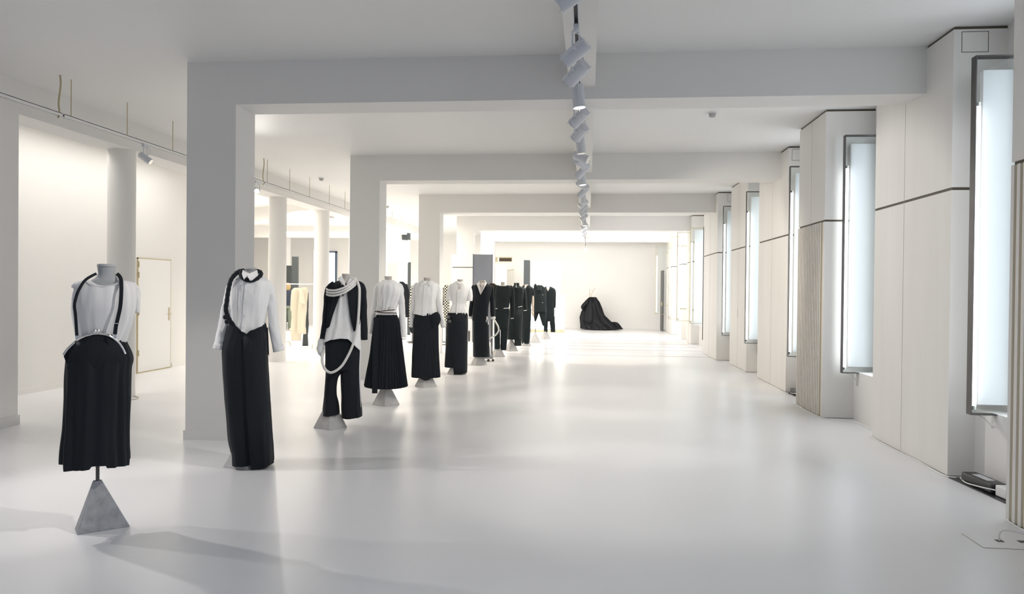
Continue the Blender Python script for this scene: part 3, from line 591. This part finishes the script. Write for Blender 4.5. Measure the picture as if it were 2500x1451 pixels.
s.loft('pleated_skirt', [(768, 922, 968.5), (782, 917, 974), (805, 914, 978), (830, 910.5, 981), (883, 903.5, 988), (915, 898, 992), (943, 894, 995.5)], 'black', dep=(.66, .8), n=288, fold=pleats(48, .010, .25), wrink=.004, angle=25, hemf=lambda u, fr: -3 * (1 - u * u) if fr else 3)
s.band('hanging_tape', [(921, 775, -.12), (919.5, 850, -.17), (918.5, 955, -.215)], 13, 'black', th=.004)

# 5 ---------------------------------------------------------------- shirt, pouch skirt
s = Man(1042, 944, 'mannequin in plain buttoned white shirt and long black pleated skirt with hip pouch')
s.stand(1042, 944, rot=32)
s.form([(680, 1034.5, 1051), (687, 1035.5, 1050.5), (692, 1032, 1053)], [(700, 1020, 1062), (730, 1019, 1060), (765, 1022, 1056), (800, 1017, 1060)], m='pale', cap='pale')
sh = s.loft('shirt', [(686, 1031, 1055), (690, 1024, 1061), (694, 1017, 1066), (703, 1013.5, 1068), (720, 1013, 1065), (742, 1013.5, 1063), (756, 1011.5, 1064), (769, 1009.5, 1065)], 'wcloth', dep=(.75, .62), bust=.018, wrink=.008, seed=12, hemf=lambda u, fr: lin((-1, 3), (-.3, -1), (.3, -2), (.7, 2), (1, 14))(u))
s.band('placket', [(1038, 697), (1036, 725), (1034.5, 750), (1034, 771)], 4.6, 'wcloth', sh, off=.013, th=.008)
s.drape('collar', [(1033, 683), (1027, 692), (1026.5, 699), (1035, 694), (1039, 695)], 'wcloth', off=.016, parent=sh)
s.drape('collar', [(1051.5, 681), (1044, 690), (1040, 695), (1047, 692), (1050, 700), (1054, 696), (1053.5, 688)], 'wcloth', off=.018, parent=sh)
s.limb('sleeve', [(1062, 692, 4, 0), (1068, 702, 6.5, 0), (1070.5, 722, 7.5, .01), (1073, 745, 7.5, .01), (1077.5, 772, 6.7, 0), (1084, 799, 5.8, -.03)], 'wcloth', sh, wrink=.007)
s.limb('sleeve', [(1020, 693, 4, 0), (1013.5, 703, 5.5, .01), (1010.5, 725, 5.5, .03), (1008, 750, 5, .04), (1006.5, 775, 4.7, .04), (1006, 800, 4.5, .03)], 'wcloth', sh, wrink=.007)
sk = s.loft('pleated_skirt', [(765, 1014, 1066), (790, 1012, 1069.5), (815, 1010.5, 1070.5), (840, 1009.5, 1071.5), (880, 1008.6, 1073.5), (921, 1008, 1075.8)], 'black', dep=(.62, .7), n=240, fold=pleats(40, .006, .3), wrink=.004, angle=25, hemf=lambda u, fr: -6 * max(0, 1 - (u * 2.5) ** 2) if fr else 0)
s.limb('hip_pouch', [(1061, 764, 7, -.10), (1064, 772, 11, -.11), (1063, 786, 12, -.11), (1058, 797, 6, -.10)], 'black', sk, flat=.45, cap=True, wrink=.01)

# 6 ---------------------------------------------------------------- short-sleeved blouse, buckles
s = Man(1117, 913, 'mannequin in white short-sleeved peplum blouse and black wrap skirt with two buckles')
s.stand(1117, 913, rot=28)
s.form([(684, 1116.5, 1130.5), (690, 1117, 1130), (695, 1113, 1133)], [(702, 1104, 1142), (740, 1105, 1138), (765, 1104, 1136), (800, 1098, 1138)], m='pale', cap='pale')
bl = s.loft('blouse', [(688, 1112, 1133), (692, 1106, 1139), (696, 1102, 1143), (706, 1099, 1146), (722, 1101, 1143), (736, 1104, 1138), (743, 1105, 1137), (752, 1100, 1139.5), (767, 1095.5, 1142)], 'wcloth', dep=(.75, .62), bust=.016, wrink=.008, seed=15, fold=lambda a, f: .006 * max(0, f - .5) * sin(a * 20))
s.limb('short_sleeve', [(1105, 695, 4, 0), (1101, 704, 6.5, 0), (1099, 718, 8, 0), (1098, 734, 7.5, 0)], 'wcloth', bl, flat=1.1)
s.limb('short_sleeve', [(1140, 694, 4, 0), (1144, 703, 6.5, 0), (1146, 718, 8, 0), (1146, 735, 7.5, 0)], 'wcloth', bl, flat=1.1)
s.drape('collar', [(1113, 690), (1122, 695), (1131, 692), (1130, 686), (1121, 691), (1114, 685)], 'wcloth', off=.014, parent=bl)
s.band('placket', [(1118, 709), (1117.5, 740), (1115.5, 767)], 3.5, 'wcloth', bl, off=.013, th=.008)
s.drape('keyhole', [(1119, 697), (1125, 697), (1125.5, 704), (1121, 707.5), (1118.5, 703)], 'pale', off=.004, parent=bl)
sk = s.loft('wrap_skirt', [(764, 1094, 1142), (795, 1092, 1143), (836, 1090.5, 1142.8), (870, 1089, 1142.5), (900, 1088, 1142.5)], 'black', dep=(.62, .95), n=160, wrink=.003, fold=lambda a, f: .006 * f * (sin(a * 30) if 2.6 < a < 4.3 else 0), hemf=lambda u, fr: 4 if u < -.2 else -2)
s.drape('wrap_panel', [(1098, 767), (1142, 767), (1143, 836), (1142.5, 909), (1128, 911.5), (1110, 911), (1105, 850), (1100, 795)], 'black', off=.010, parent=sk, solid=.005)
for a, b in ((1096, 774), (1099.5, 784)):
    st = s.band('buckle_strap', [(a - 5, b + .5), (a + 8, b - .5)], 4, 'black', sk, off=.018)
    s.rope('buckle', [(a - 2, b - 2.6, -.14), (a + 2, b - 2.6, -.14), (a + 2, b + 2.6, -.14), (a - 2, b + 2.6, -.14), (a - 2, b - 2.6, -.14)], .45, 'chrome', st, sub=1, n=6)

# 7 ---------------------------------------------------------------- black jacket white collar
s = Man(1168, 891, 'mannequin in closed black jacket with white shirt collar and cuffs, straight black skirt')
s.stand(1171, 891, rot=24)
s.form([(686, 1173, 1185), (692, 1173.5, 1184.5), (696, 1170, 1187)], [(704, 1160, 1196), (740, 1160, 1192), (765, 1160, 1190), (800, 1156, 1192)], m='pale', cap='pale')
jk = s.loft('jacket', [(692, 1167, 1189), (696, 1160, 1195), (700, 1156, 1199), (712, 1155, 1199), (740, 1156.5, 1194), (760, 1155, 1192), (783, 1153.5, 1191)], 'black', dep=(.75, .62), bust=.016, wrink=.005, seed=18)
sk = s.loft('skirt', [(778, 1156, 1193), (815, 1156, 1194.5), (850, 1157, 1196), (871, 1157.3, 1196.7)], 'black', dep=(.62, .95), wrink=.004)
s.drape('shirt_front', [(1166, 693), (1171, 705), (1173, 720), (1178, 710), (1186, 694), (1180, 690), (1171, 690)], 'pale', off=.006)
s.drape('shirt_collar', [(1171, 686), (1163, 694), (1167, 703), (1173, 720), (1173, 706), (1169, 697)], 'wcloth', off=.012)
s.drape('shirt_collar', [(1185, 686), (1188, 692), (1184, 700), (1173.5, 720), (1181, 700)], 'wcloth', off=.012)
for sg, pts in ((1, [(1195, 697, 4, 0), (1200, 705, 5, 0), (1202, 730, 5.5, .01), (1203, 755, 5.5, .01), (1204, 774, 5.5, 0)]), (-1, [(1158, 698, 4, 0), (1154.5, 706, 4.5, 0), (1153, 730, 4.5, .01), (1150, 755, 4.5, .01), (1149, 774, 4.2, 0)])):
    sl = s.limb('sleeve', pts, 'black', jk); e = pts[-1]; s.limb('shirt_cuff', [(e[0], 773, e[2] + .3, 0), (e[0] + .5 * sg, 779, e[2] + .5, 0)], 'wcloth', sl, cap=False)
s.band('ribbon', [(1188, 774, -.13), (1191, 776, -.13), (1193, 792, -.12)], 2.5, 'wcloth', jk); s.band('ribbon', [(1190, 772, -.13), (1187.5, 786, -.13)], 1.5, 'wcloth', jk)

# 8 ---------------------------------------------------------------- boat neck top and trousers
s = Man(1215, 871, 'mannequin in black boat-neck top with white pocket trims and black trousers')
s.stand(1217, 871, rot=24)
s.form([(690, 1222.5, 1232.5), (696, 1222.5, 1233), (700, 1217, 1238)], [(706, 1212, 1246), (740, 1212, 1240), (765, 1212, 1238), (800, 1210, 1238)], m='pale', cap='pale')
s.drape('bare_neckline', [(1216, 697), (1238, 697), (1237, 703), (1214, 702)], 'pale', off=.004)
jk = s.loft('top', [(697, 1212, 1242), (700, 1210, 1247), (708, 1209, 1249), (730, 1209, 1246), (745, 1208.5, 1243.5), (759, 1208.6, 1243.5)], 'green', dep=(.6, .6), bust=.012, wrink=.004, seed=21, topf=lambda u, fr: -2 if fr and abs(u) < .6 else 0)
s.limb('sleeve', [(1244, 699, 4, 0), (1249, 707, 5, 0), (1251, 730, 5.2, .01), (1252, 755, 5, .01), (1252, 773, 4.3, 0)], 'green', jk)
s.limb('sleeve', [(1212, 697, 3.5, 0), (1209, 706, 4, .03), (1208, 730, 4, .05), (1208, 755, 4, .05)], 'green', jk)
tr = s.loft('trousers', [(756, 1208.6, 1243.4), (780, 1208, 1242.5), (805, 1208, 1241)], 'green', dep=(.6, .55), wrink=.003)
s.loft('trouser_leg', [(795, 1208, 1222), (825, 1208.3, 1221.8), (852, 1208.6, 1222)], 'green', tr, dep=(.8, 1.5), add=False, n=30)
s.loft('trouser_leg', [(795, 1223, 1241.5), (825, 1223.5, 1239.5), (855, 1222.8, 1237)], 'green', tr, dep=(.75, .8), add=False, n=30)
s.band('pocket_trim', [(1230, 753), (1243, 752)], 1.6, 'wcloth', jk, off=.012); s.band('pocket_trim', [(1210, 753.5), (1215, 753.8)], 1.3, 'wcloth', jk, off=.012)

# 9 ---------------------------------------------------------------- zip collar
s = Man(1250, 857, 'mannequin in black zip-collar top and asymmetric long black skirt with white pocket trim')
s.stand(1250, 857, rot=24)
s.form([(693, 1255.5, 1266), (699, 1255, 1267)], [(706, 1248, 1276), (740, 1248, 1274), (765, 1248, 1272), (800, 1246, 1272)], m='pale', cap='pale')
jk = s.loft('top', [(691, 1255, 1267), (697, 1254.5, 1267.5), (701, 1249, 1273), (705, 1246, 1279), (720, 1246, 1279), (740, 1247, 1277), (756, 1246, 1276.5)], 'green', dep=(.9, .6), wrink=.004, seed=24)
s.limb('sleeve', [(1275, 703, 4, 0), (1280, 712, 4.6, 0), (1282, 735, 4.6, .01), (1284, 757, 3.8, 0)], 'green', jk); s.limb('sleeve', [(1249, 703, 3, 0), (1248, 720, 4.5, -.03), (1250, 750, 4.3, -.05), (1251, 776, 3.9, -.06)], 'green', jk)
s.band('cuff_trim', [(1247.5, 777.5, -.14), (1255, 777, -.14)], 1.4, 'wcloth', jk); s.band('cuff_trim', [(1280.5, 758.5, -.05), (1286.5, 757.5, -.05)], 1.4, 'wcloth', jk)
s.band('pocket_trim', [(1265, 750), (1275, 747.5)], 1.3, 'wcloth', jk, off=.012); s.band('zip', [(1260, 694), (1260, 702)], 1, 'chrome', jk, off=.006)
sk = s.loft('skirt', [(753, 1245, 1276.5), (785, 1242.5, 1275.5), (810, 1240.5, 1274.5), (829, 1239.5, 1274)], 'green', dep=(.62, .9), wrink=.004)
s.drape('long_panel', [(1257, 755), (1275, 755), (1275, 785), (1273.6, 844), (1257, 845)], 'green', off=.008, parent=sk, solid=.005)

# 10 --------------------------------------------------------------- short sleeve with bare arm
s = Man(1288, 845, 'mannequin in black short-sleeved top and long skirt with bare pale arm')
s.stand(1284, 845, rot=24)
s.form([(696, 1280.5, 1289.5), (701, 1280, 1290)], [(708, 1276, 1298), (740, 1276, 1296), (765, 1275, 1294), (800, 1274, 1293)], m='pale', cap='pale')
jk = s.loft('top', [(697, 1278, 1293), (701, 1274, 1297), (706, 1272, 1301), (720, 1272, 1300), (740, 1274, 1297.5), (757, 1275, 1296.5)], 'green', dep=(.7, .62), wrink=.004, seed=27)
s.drape('neck_opening', [(1281, 697), (1288, 696), (1282, 706), (1279.5, 705)], 'pale', off=.01)
s.limb('short_sleeve', [(1296, 702, 3, 0), (1300, 710, 4.2, 0), (1301.5, 722, 4.2, 0)], 'green', jk)
ar = s.limb('arm', [(1300, 716, 3, 0), (1301, 733, 3, 0), (1301, 750, 2.6, 0), (1301, 762, 2, -.02)], 'skin', None, cap=True)
m = MB()
for k in range(4): m.tube([(s.X(1300 + k * .9), -.03, s.Z(765)), (s.X(1300.8 + k * 1.0), -.04, s.Z(770)), (s.X(1301.5 + k * .9), -.035, s.Z(774.5 - abs(k - 1.5)))], [.009, .008, .006], 7)
m.tube([(s.X(1299.5), -.03, s.Z(763)), (s.X(1298.3), -.045, s.Z(767)), (s.X(1298.8), -.05, s.Z(770))], [.009, .008, .006], 7)
m.lathe([(.01, -.045), (.03, -.03), (.034, 0), (.026, .035), (.02, .05)], 14, (s.X(1301.3), -.03, s.Z(764))); m.build('hand', 'skin', ar)
s.loft('skirt', [(753, 1274, 1297), (785, 1274.5, 1296.5), (815, 1274.5, 1295.5), (839, 1275, 1294)], 'green', dep=(.62, 1.1), wrink=.004)
s.band('pocket_trim', [(1279, 758.5), (1287, 757)], 1.2, 'wcloth', jk, off=.012)

# 11 --------------------------------------------------------------- coat with bow
s = Man(1308, 837, 'mannequin in cropped black coat with large neck bow and split hem, bare pyramid stand')
s.stand(1308, 837, rot=24)
s.form([(696, 1313, 1321), (701, 1312, 1322)], [(708, 1306, 1328), (740, 1306, 1328), (760, 1308, 1326)], m='pale', cap='pale')
jk = s.loft('coat', [(697, 1311, 1323), (701, 1306, 1328), (705, 1302, 1332), (720, 1302, 1333), (745, 1303, 1334), (762, 1303, 1334)], 'green', dep=(.8, .7), wrink=.005, seed=30)
s.loft('coat_tail', [(758, 1303, 1318), (770, 1303.5, 1314), (780, 1305, 1311), (785, 1306, 1309)], 'green', jk, add=False, n=30); s.loft('coat_tail', [(758, 1314, 1334.5), (775, 1319, 1334), (788, 1323, 1332), (796, 1326, 1330)], 'green', jk, add=False, n=30)
MB().lathe([(.001, -.05), (.05, -.04), (.07, 0), (.05, .04), (.001, .05)], 14, (s.X(1318), -.14, s.Z(708))).lathe([(.001, -.08), (.04, -.05), (.05, 0), (.03, .05), (.001, .07)], 14, (s.X(1307), -.10, s.Z(699))).build('neck_bow', 'green', jk)
for y in (720, 739): s.disc('button', 1325, y, .8, 'white', jk, off=.01)

# 12 --------------------------------------------------------------- V neck
s = Man(1333, 827.5, 'last mannequin of the row in charcoal V-neck jacket and short wide trousers')
s.stand(1333, 827.5, rot=24)
s.form([(700, 1334.5, 1341), (704, 1334, 1342)], [(710, 1328, 1350), (740, 1330, 1348), (770, 1330, 1350)], m='pale', cap='pale')
jk = s.loft('jacket', [(700, 1332, 1344), (703, 1328, 1350), (708, 1326, 1354), (722, 1326, 1354), (740, 1328, 1353), (765, 1328, 1354), (782, 1328, 1354)], 'green', dep=(.7, .65), wrink=.005, seed=33)
s.drape('bare_neckline', [(1333.5, 699), (1342, 699), (1341, 706), (1337.5, 712), (1335, 707)], 'pale', off=.01)
s.limb('sleeve', [(1350, 705, 3, 0), (1353.5, 712, 3.4, 0), (1354, 730, 3.4, 0), (1354, 752, 3, 0)], 'green', jk)
tr = s.loft('trousers', [(772, 1328, 1355), (785, 1328, 1355)], 'green', dep=(.6, .6), add=False)
s.loft('trouser_leg', [(778, 1328, 1340), (795, 1328.5, 1338), (811, 1329, 1337.5)], 'green', tr, add=False, n=30, dep=(.8, .8)); s.loft('trouser_leg', [(778, 1342, 1355.5), (795, 1344, 1356), (811, 1346, 1356.5)], 'green', tr, add=False, n=30, dep=(.8, .8))

# far gown ---------------------------------------------------------
s = Man(1462, 803, 'black gathered gown with long train and thin straps standing on the floor at far wall', name='gown', cat='dress', group=None, P=V((onz(1462, 803.5).x, 29.3, 0)))
g = s.loft('gown_body', [(726, 1439, 1452), (730, 1435, 1456), (738, 1430, 1461), (752, 1426, 1468), (766, 1421, 1474), (780, 1419, 1485), (790, 1419.5, 1496), (797, 1420, 1507), (803, 1421, 1514)], 'taffeta', dep=(.7, .85), n=160, wrink=.03, fold=lambda a, f: .035 * (.15 + f) * (sin(a * 13) + .5 * sin(a * 23 + 1)), seed=40, e=2.1)
s.loft('train', [(786, 1484, 1500), (788, 1480, 1506), (793, 1480, 1511), (798, 1480, 1514), (803, 1482, 1519)], 'taffeta', g, dep=(.8, .9), n=100, wrink=.03, fold=lambda a, f: .03 * sin(a * 11), cap=True, add=False)
s.limb('draped_sleeve', [(1436, 734, 4, -.2), (1430, 742, 5, -.25), (1423, 750, 4, -.25), (1426, 756, 3, -.2), (1432, 762, 3, -.1)], 'taffeta', g, cap=True)
s.drape('overskirt', [(1438, 730), (1446, 728), (1447, 787), (1438, 790), (1426, 786), (1428, 760)], 'taffeta', off=.06, parent=g, solid=.02)
for p in ([(1441, 727, 0), (1439.5, 718, 0), (1440.5, 706, 0)], [(1443.5, 727, -.05), (1444.5, 718, -.05), (1452.5, 704, -.05)]): s.rope('wire_strap', p, .7, 'gold', g)

# ------------------------------------------------------------------ background things, left and centre
def freestand(name, x0, x1, y, z0, z1, th, m, label, cat, rz=0, group=None):
    t = empty(name, ((x0 + x1) / 2, y, z0), rz, label, cat, group); w = (x1 - x0) / 2
    MB().box(-w, w, -th / 2, th / 2, 0, z1 - z0).build('panel', m, t, angle=0); return t, w
t, w_ = freestand('partition_panel', -3.96, -3.24, 21.6, .3, 2.52, .05, 'board', 'white partition panel with a thin dark line behind the peplum blouse mannequin', 'partition')
MB().box(-w_ + .04, w_, -.03, -.025, 1.84, 1.86).build('seam', 'groove', t, angle=0); MB().box(w_ - .2, w_ - .15, -.05, .05, -.3, 0).box(-w_ + .1, -w_ + .15, -.05, .05, -.3, 0).build('foot', 'steel', t, angle=0)
t, w_ = freestand('standing_mirror', -3.22, -2.68, 21.0, .02, 2.5, .04, 'mirror', 'tall grey-blue standing mirror behind the row of mannequins', 'mirror', rz=R(8))
MB().box(-w_ - .012, -w_, -.03, .03, 0, 2.5).box(w_, w_ + .012, -.03, .03, 0, 2.5).build('frame', 'steel', t, angle=0)
freestand('partition_panel', -3.14, -2.75, 25.5, .0, 2.36, .05, 'board', 'cool white partition board right of the standing mirror', 'partition')
t, w_ = freestand('backdrop_screen', -2.06, -.95, 27.0, 1.33, 2.58, .04, 'board', 'upper white backdrop screen hung beside a dark upright slab', 'screen'); MB().box(w_ - .42, w_ - .415, -.022, -.02, 0, 1.25).build('seam', 'joint', t, angle=0)
tag(bx('dark_slab', -2.28, -2.09, 26.8, 27.3, .0, 2.58, 'slate'), 'tall dark slate upright slab left of the white backdrop screen', 'partition')
t, w_ = freestand('light_panel', -2.05, -.80, 26.9, .12, 1.33, .06, 'softbox', 'glowing white light panel standing behind the last two mannequins', 'light panel'); 
MB().box(-w_, w_, -.1, .1, -.12, -.06).box(-w_ + .1, -w_ + .15, -.1, .1, -.06, 0).box(w_ - .15, w_ - .1, -.1, .1, -.06, 0).build('foot_rail', 'gold', t, angle=0)
t = empty('wall_vent', (-3.4, 30.2, 2.74), 0, 'small brown glazed opening high on the far wall above the mannequins', 'vent')
MB().box(-.35, .35, -.02, 0, -.09, .09).build('frame', 'gold', t, angle=0); MB().box(-.22, .33, -.026, -.02, -.075, .055).build('pane', 'brown', t, angle=0); MB().box(-.24, -.17, -.03, -.02, -.08, .08).build('mullion', 'white', t, angle=0)
t = empty('wall_rack', (-2.75, 30.15, 2.2), 0, 'thin brown rail of hanging strings on far wall below the vent', 'rack')
p0, p1 = ony(1232, 661, 30.1), ony(1255, 659, 30.1); MB().tube([V(p0) - V(t.location), V(p1) - V(t.location)], .012, 6).build('rail', 'gold', t)
for k in range(7):
    a = V(p0).lerp(V(p1), k / 6) - V(t.location); MB().tube([a, a + V((-.03, 0, -.75))], .005, 5).build('string', 'gold', t)
# big glowing white panel left of third pier
t, w_ = freestand('glowing_panel', -7.15, -6.25, 25.95, 2.42, 3.42, .08, 'softbox', 'large dazzling white panel high between second and third piers', 'light panel', rz=R(-4))
MB().tube([(0, .05, 0), (0, .05, -2.42)], .02, 8).build('stand', 'steel', t)
tag(bx('speaker_box', -6.27, -6.02, 24.9, 25.1, 3.17, 3.40, 'slate'), 'small dark box hanging just under the left suspended track', 'speaker')
tag(bx('dark_post', -5.84, -5.76, 24.0, 24.1, 0, 2.38, 'slate'), 'narrow dark upright post between the second and third square piers', 'post')
# window, pillars and panels at the far left
t = empty('window_1', (-10.75, 30.2, 1.3)); t['kind'] = 'structure'
MB().box(-.6, .42, -.03, 0, -.7, .0).build('reveal', 'wall', t, angle=0)
MB().box(-.55, -.49, -.06, 0, 0, 1.72).box(.34, .42, -.06, 0, 0, 1.72).box(-.55, .42, -.06, 0, 1.68, 1.74).box(-.55, .42, -.06, 0, 0, .05).build('window_frame', 'steelwin', t, angle=0)
MB().box(-.49, .34, -.02, -.01, .05, 1.68).build('pane', 'sky', t, angle=0)
tag(bx('hanging_screen', -12.3, -11.95, 29.2, 29.25, 2.8, ZC, 'board'), 'white hanging screen seen left of the second round column top', 'screen')
tag(bx('dark_partition', -11.6, -11.03, 27.5, 27.55, 0, 2.35, 'slate'), 'dark blue-grey upright panel behind the standing person', 'partition')
tag(bx('dark_partition', -9.76, -9.56, 24.0, 24.1, 0, 2.54, 'slate'), 'tall dark grey panel above the rack of cream clothes', 'partition')
tag(bx('white_plinth', -10.9, -10.0, 25.5, 26.2, 0, .25, 'board'), 'low white plinth on the floor behind the standing person', 'plinth')
# light tubes behind the round columns
for (x, y, z1), lb in zip(((-6.43, 9.72, 2.38), (-6.51, 14.85, 2.41), (-6.52, 17.42, 2.39), (-6.5, 20.05, 2.4)), ('upright lit tube behind the nearest round column', 'upright lit tube at left side of second visible round column', 'upright lit tube at left side of third visible round column', 'upright lit tube beside column at the second square pier')):
    t = empty('tube_lamp', (x, y, 0), 0, lb, 'tube light', 'upright tubes behind the round columns')
    MB().tube([(0, 0, .08), (0, 0, z1)], .02, 12).build('tube', 'wtube', t); MB().tube([(0, 0, z1), (0, 0, z1 + .03)], .023, 12).build('end_cap', 'gold', t); MB().tube([(0, 0, 0), (0, 0, .08)], .023, 12).build('end_cap', 'gold', t)

# clothes on rails
class Cl(Man): pass
def garment(px0, Y, rows, m, label, sleeves=(), group=None, hanger=None, name='hanging_garment', cat='garment', seed=0):
    P = ony(px0, 700, Y); c = Man(0, 0, label, name, cat, group, P=V((P.x, P.y, 0)))
    if not group and 'group' in c.t.keys(): del c.t['group']
    c.loft('cloth', rows, m, dep=(.35, .4), wrink=.012, seed=seed, n=40, fold=lambda a, f: .012 * f * sin(a * 7 + seed))
    for pts in sleeves: c.limb('sleeve', pts, m, seed=seed)
    if Y >= 17.6 and Y != 18.0 and Y != 18.1 and Y != 18.5:
        zt = c.Z(rows[0][0]); xm = c.X((rows[0][1] + rows[0][2]) / 2)
        MB().lathe([(.001, 0), (.15, 0), (.15, .012), (.012, .03), (.012, zt), (.001, zt)], 16, (xm, 0, 0)).build('stand', 'steel', c.t)
    if hanger: c.rope('hanger', [(q[0], q[1], 0) for q in hanger], .6, 'gold', sub=4)
    return c
rk = empty('clothes_rail', (-7.35, 18.35, 0), R(8), 'brass clothes rail on the floor between second and third round columns', 'clothes rail')
MB().tube([(-.35, 0, 1.60), (.9, 0, 1.60)], .012, 8).build('top_bar', 'chrome', rk)
for x in (-.25, .55):
    MB().tube([(x, 0, .1), (x, 0, 1.6)], .012, 8).build('upright', 'chrome', rk)
    MB().tube(crom([(x - .05, -.35, 0), (x - .05, -.33, .08), (x, -.25, .12), (x, .25, .12), (x + .03, .33, .08), (x + .03, .35, 0)], 4), .012, 8).build('foot', 'gold', rk)
garment(725, 18.1, [(703, 722, 728), (708, 715, 736), (722, 714, 738), (760, 713.5, 736), (800, 713, 735), (832, 713, 736)], 'cream', 'leftmost cream coat hanging on the brass clothes rail', [[(716, 709, 3, 0), (714, 730, 3, 0), (714, 760, 3, 0)]], 'cream clothes on the brass rail', [(716, 713), (728, 703), (735, 711)], seed=1)
garment(742, 18.0, [(702, 738, 746), (708, 733, 750), (722, 733, 750), (745, 731, 749), (780, 729, 747), (816, 729, 746)], 'cream', 'right cream dress with pointed sleeve hanging on the brass clothes rail', [[(735, 708, 3.5, -.1), (737, 720, 5, -.12), (740, 742, 6, -.12)]], 'cream clothes on the brass rail', [(735, 716), (746, 706), (753, 701)], seed=4)
garment(748, 18.5, [(715, 748, 753), (760, 747, 753), (800, 744, 753), (845, 741, 753)], 'slate', 'dark grey garment at right end of the brass clothes rail', group=None, seed=6)
garment(985, 22, [(688, 976, 984), (694, 975, 990), (710, 976, 997), (740, 978, 1000), (775, 980, 1003)], 'black', 'dark coat standing behind the wrapped blouse mannequin', [[(990, 694, 4, 0), (996, 715, 4, 0), (1001, 750, 4, 0)]], seed=8)
garment(1008, 20.5, [(698, 1006, 1014), (705, 1003, 1016), (730, 1001, 1018), (770, 1000, 1018), (800, 1000, 1016)], 'hound', 'black and white houndstooth coat behind left sleeve of the plain shirt mannequin', seed=10)
garment(1006, 20.9, [(712, 1003, 1012), (760, 1002, 1012), (802, 1002, 1012), (814, 1006, 1012)], 'black', 'black garment below the houndstooth coat at left of plain shirt', seed=11)
garment(1089, 20.0, [(696, 1087, 1093), (705, 1084, 1096), (740, 1083.5, 1097), (790, 1083, 1097)], 'hound', 'narrow houndstooth coat between the plain shirt and peplum blouse mannequins', seed=12)
garment(1081, 21.0, [(703, 1080, 1082), (715, 1078, 1086), (745, 1079, 1088)], 'black', 'narrow black garment on hanger right of the plain shirt mannequin', hanger=[(1078, 714), (1081, 706), (1084, 714)], seed=13)
garment(1207, 17.6, [(692, 1197, 1204), (697, 1196, 1210), (720, 1200, 1212.5), (752, 1202, 1212.5)], 'brown', 'brown coat shoulder between the black jacket and boat-neck mannequins', seed=14)
# garment steamer
P = onz(1195, 882); c = Man(1195, 882, 'garment steamer with curved white hose and castors beside the black jacket mannequin', 'garment_steamer', 'steamer', 'x'); del c.t['group']
bs = MB().box(c.X(1172), c.X(1205.5), -.14, .14, .06, .12).build('base', 'grey', c.t, bevel=.01)
for px_ in (1194, 1205, 1178):
    for yy in ((-.12,) if px_ != 1178 else (.1,)):
        MB().lathe([(.001, -.012), (.027, -.012), (.027, .012), (.001, .012)], 14, (c.X(px_), yy, .027), Matrix.Rotation(pi / 2, 3, 'X')).build('castor', 'brown', bs)
MB().box(c.X(1196), c.X(1200.5), -.03, .03, .12, c.Z(846)).build('tank', 'board', c.t, bevel=.01)
MB().tube([(c.X(1203), .03, .12), (c.X(1203), .03, c.Z(775))], .009, 8).build('pole', 'steel', c.t)
c.rope('steam_hose', [(1196, 828, -.05), (1203, 823, -.05), (1212, 817, -.06), (1218, 807, -.07), (1217, 797, -.07), (1212, 788, -.06), (1206, 779, -.04), (1203, 775, .02)], 1.9, 'hose', sub=6)
# person in mirror distance
P = ony(702, 700, 25.3); t = empty('person', (P.x, P.y, 0), R(12), 'person seen from behind in navy sweater and grey-green trousers by dark panel', 'person')
me = bpy.data.meshes.new('body'); pts = [(0, 0, .92, .13), (0, 0, 1.1, .13), (0, 0, 1.3, .14), (0, 0, 1.4, .06), (0, 0, 1.47, .06), (0, .01, 1.56, .09), (0, 0, 1.62, .07),
    (.18, 0, 1.33, .06), (.24, -.02, 1.08, .045), (.22, -.12, .86, .035), (-.18, 0, 1.33, .06), (-.24, -.02, 1.08, .045), (-.22, -.12, .86, .035),
    (.09, 0, .85, .10), (.10, -.02, .48, .07), (.11, .02, .09, .045), (.12, -.12, .04, .04), (-.09, 0, .85, .10), (-.10, -.02, .48, .07), (-.11, .02, .09, .045), (-.12, -.12, .04, .04)]
ed = [(0, 1), (1, 2), (2, 3), (3, 4), (4, 5), (5, 6), (2, 7), (7, 8), (8, 9), (2, 10), (10, 11), (11, 12), (0, 13), (13, 14), (14, 15), (15, 16), (0, 17), (17, 18), (18, 19), (19, 20)]
me.from_pydata([p[:3] for p in pts], ed, []); o = bpy.data.objects.new('body', me); C.objects.link(o); o.parent = t
md = o.modifiers.new('skin', 'SKIN'); me.skin_vertices[0].data[0].use_root = True
for i, p in enumerate(pts): me.skin_vertices[0].data[i].radius = (p[3], p[3] * .8)
o.modifiers.new('sub', 'SUBSURF').levels = 1; me.materials.append(M['skin'])
def ring_rows(rows, n=24): return [[V((cx + rx * cos(2 * pi * k / n), ry * sin(2 * pi * k / n), z)) for k in range(n)] for z, cx, rx, ry in rows]
MB().rings(ring_rows(crom([(1.42, 0, .07, .07), (1.36, 0, .19, .11), (1.2, 0, .18, .13), (1.0, 0, .16, .13), (.88, 0, .18, .14)], 4)), False).tube([(.19, 0, 1.33), (.25, -.02, 1.08), (.23, -.1, .9)], [.075, .06, .05], 12).tube([(-.19, 0, 1.33), (-.25, -.02, 1.08), (-.23, -.1, .9)], [.075, .06, .05], 12).build('sweater', 'navy', t, solid=.004)
MB().rings(ring_rows(crom([(.96, 0, .165, .13), (.85, 0, .18, .145), (.78, 0, .18, .14)], 4)), False).tube([(.09, 0, .86), (.10, -.02, .48), (.11, .02, .06)], [.11, .085, .08], 16).tube([(-.09, 0, .86), (-.10, -.02, .48), (-.11, .02, .06)], [.11, .085, .08], 16).build('trousers', 'trousers', t)
MB().lathe([(.02, -.16), (.08, -.13), (.11, -.02), (.10, .07), (.05, .115), (.001, .12)], 18, (0, .02, 1.56)).build('hair', 'hair', t)
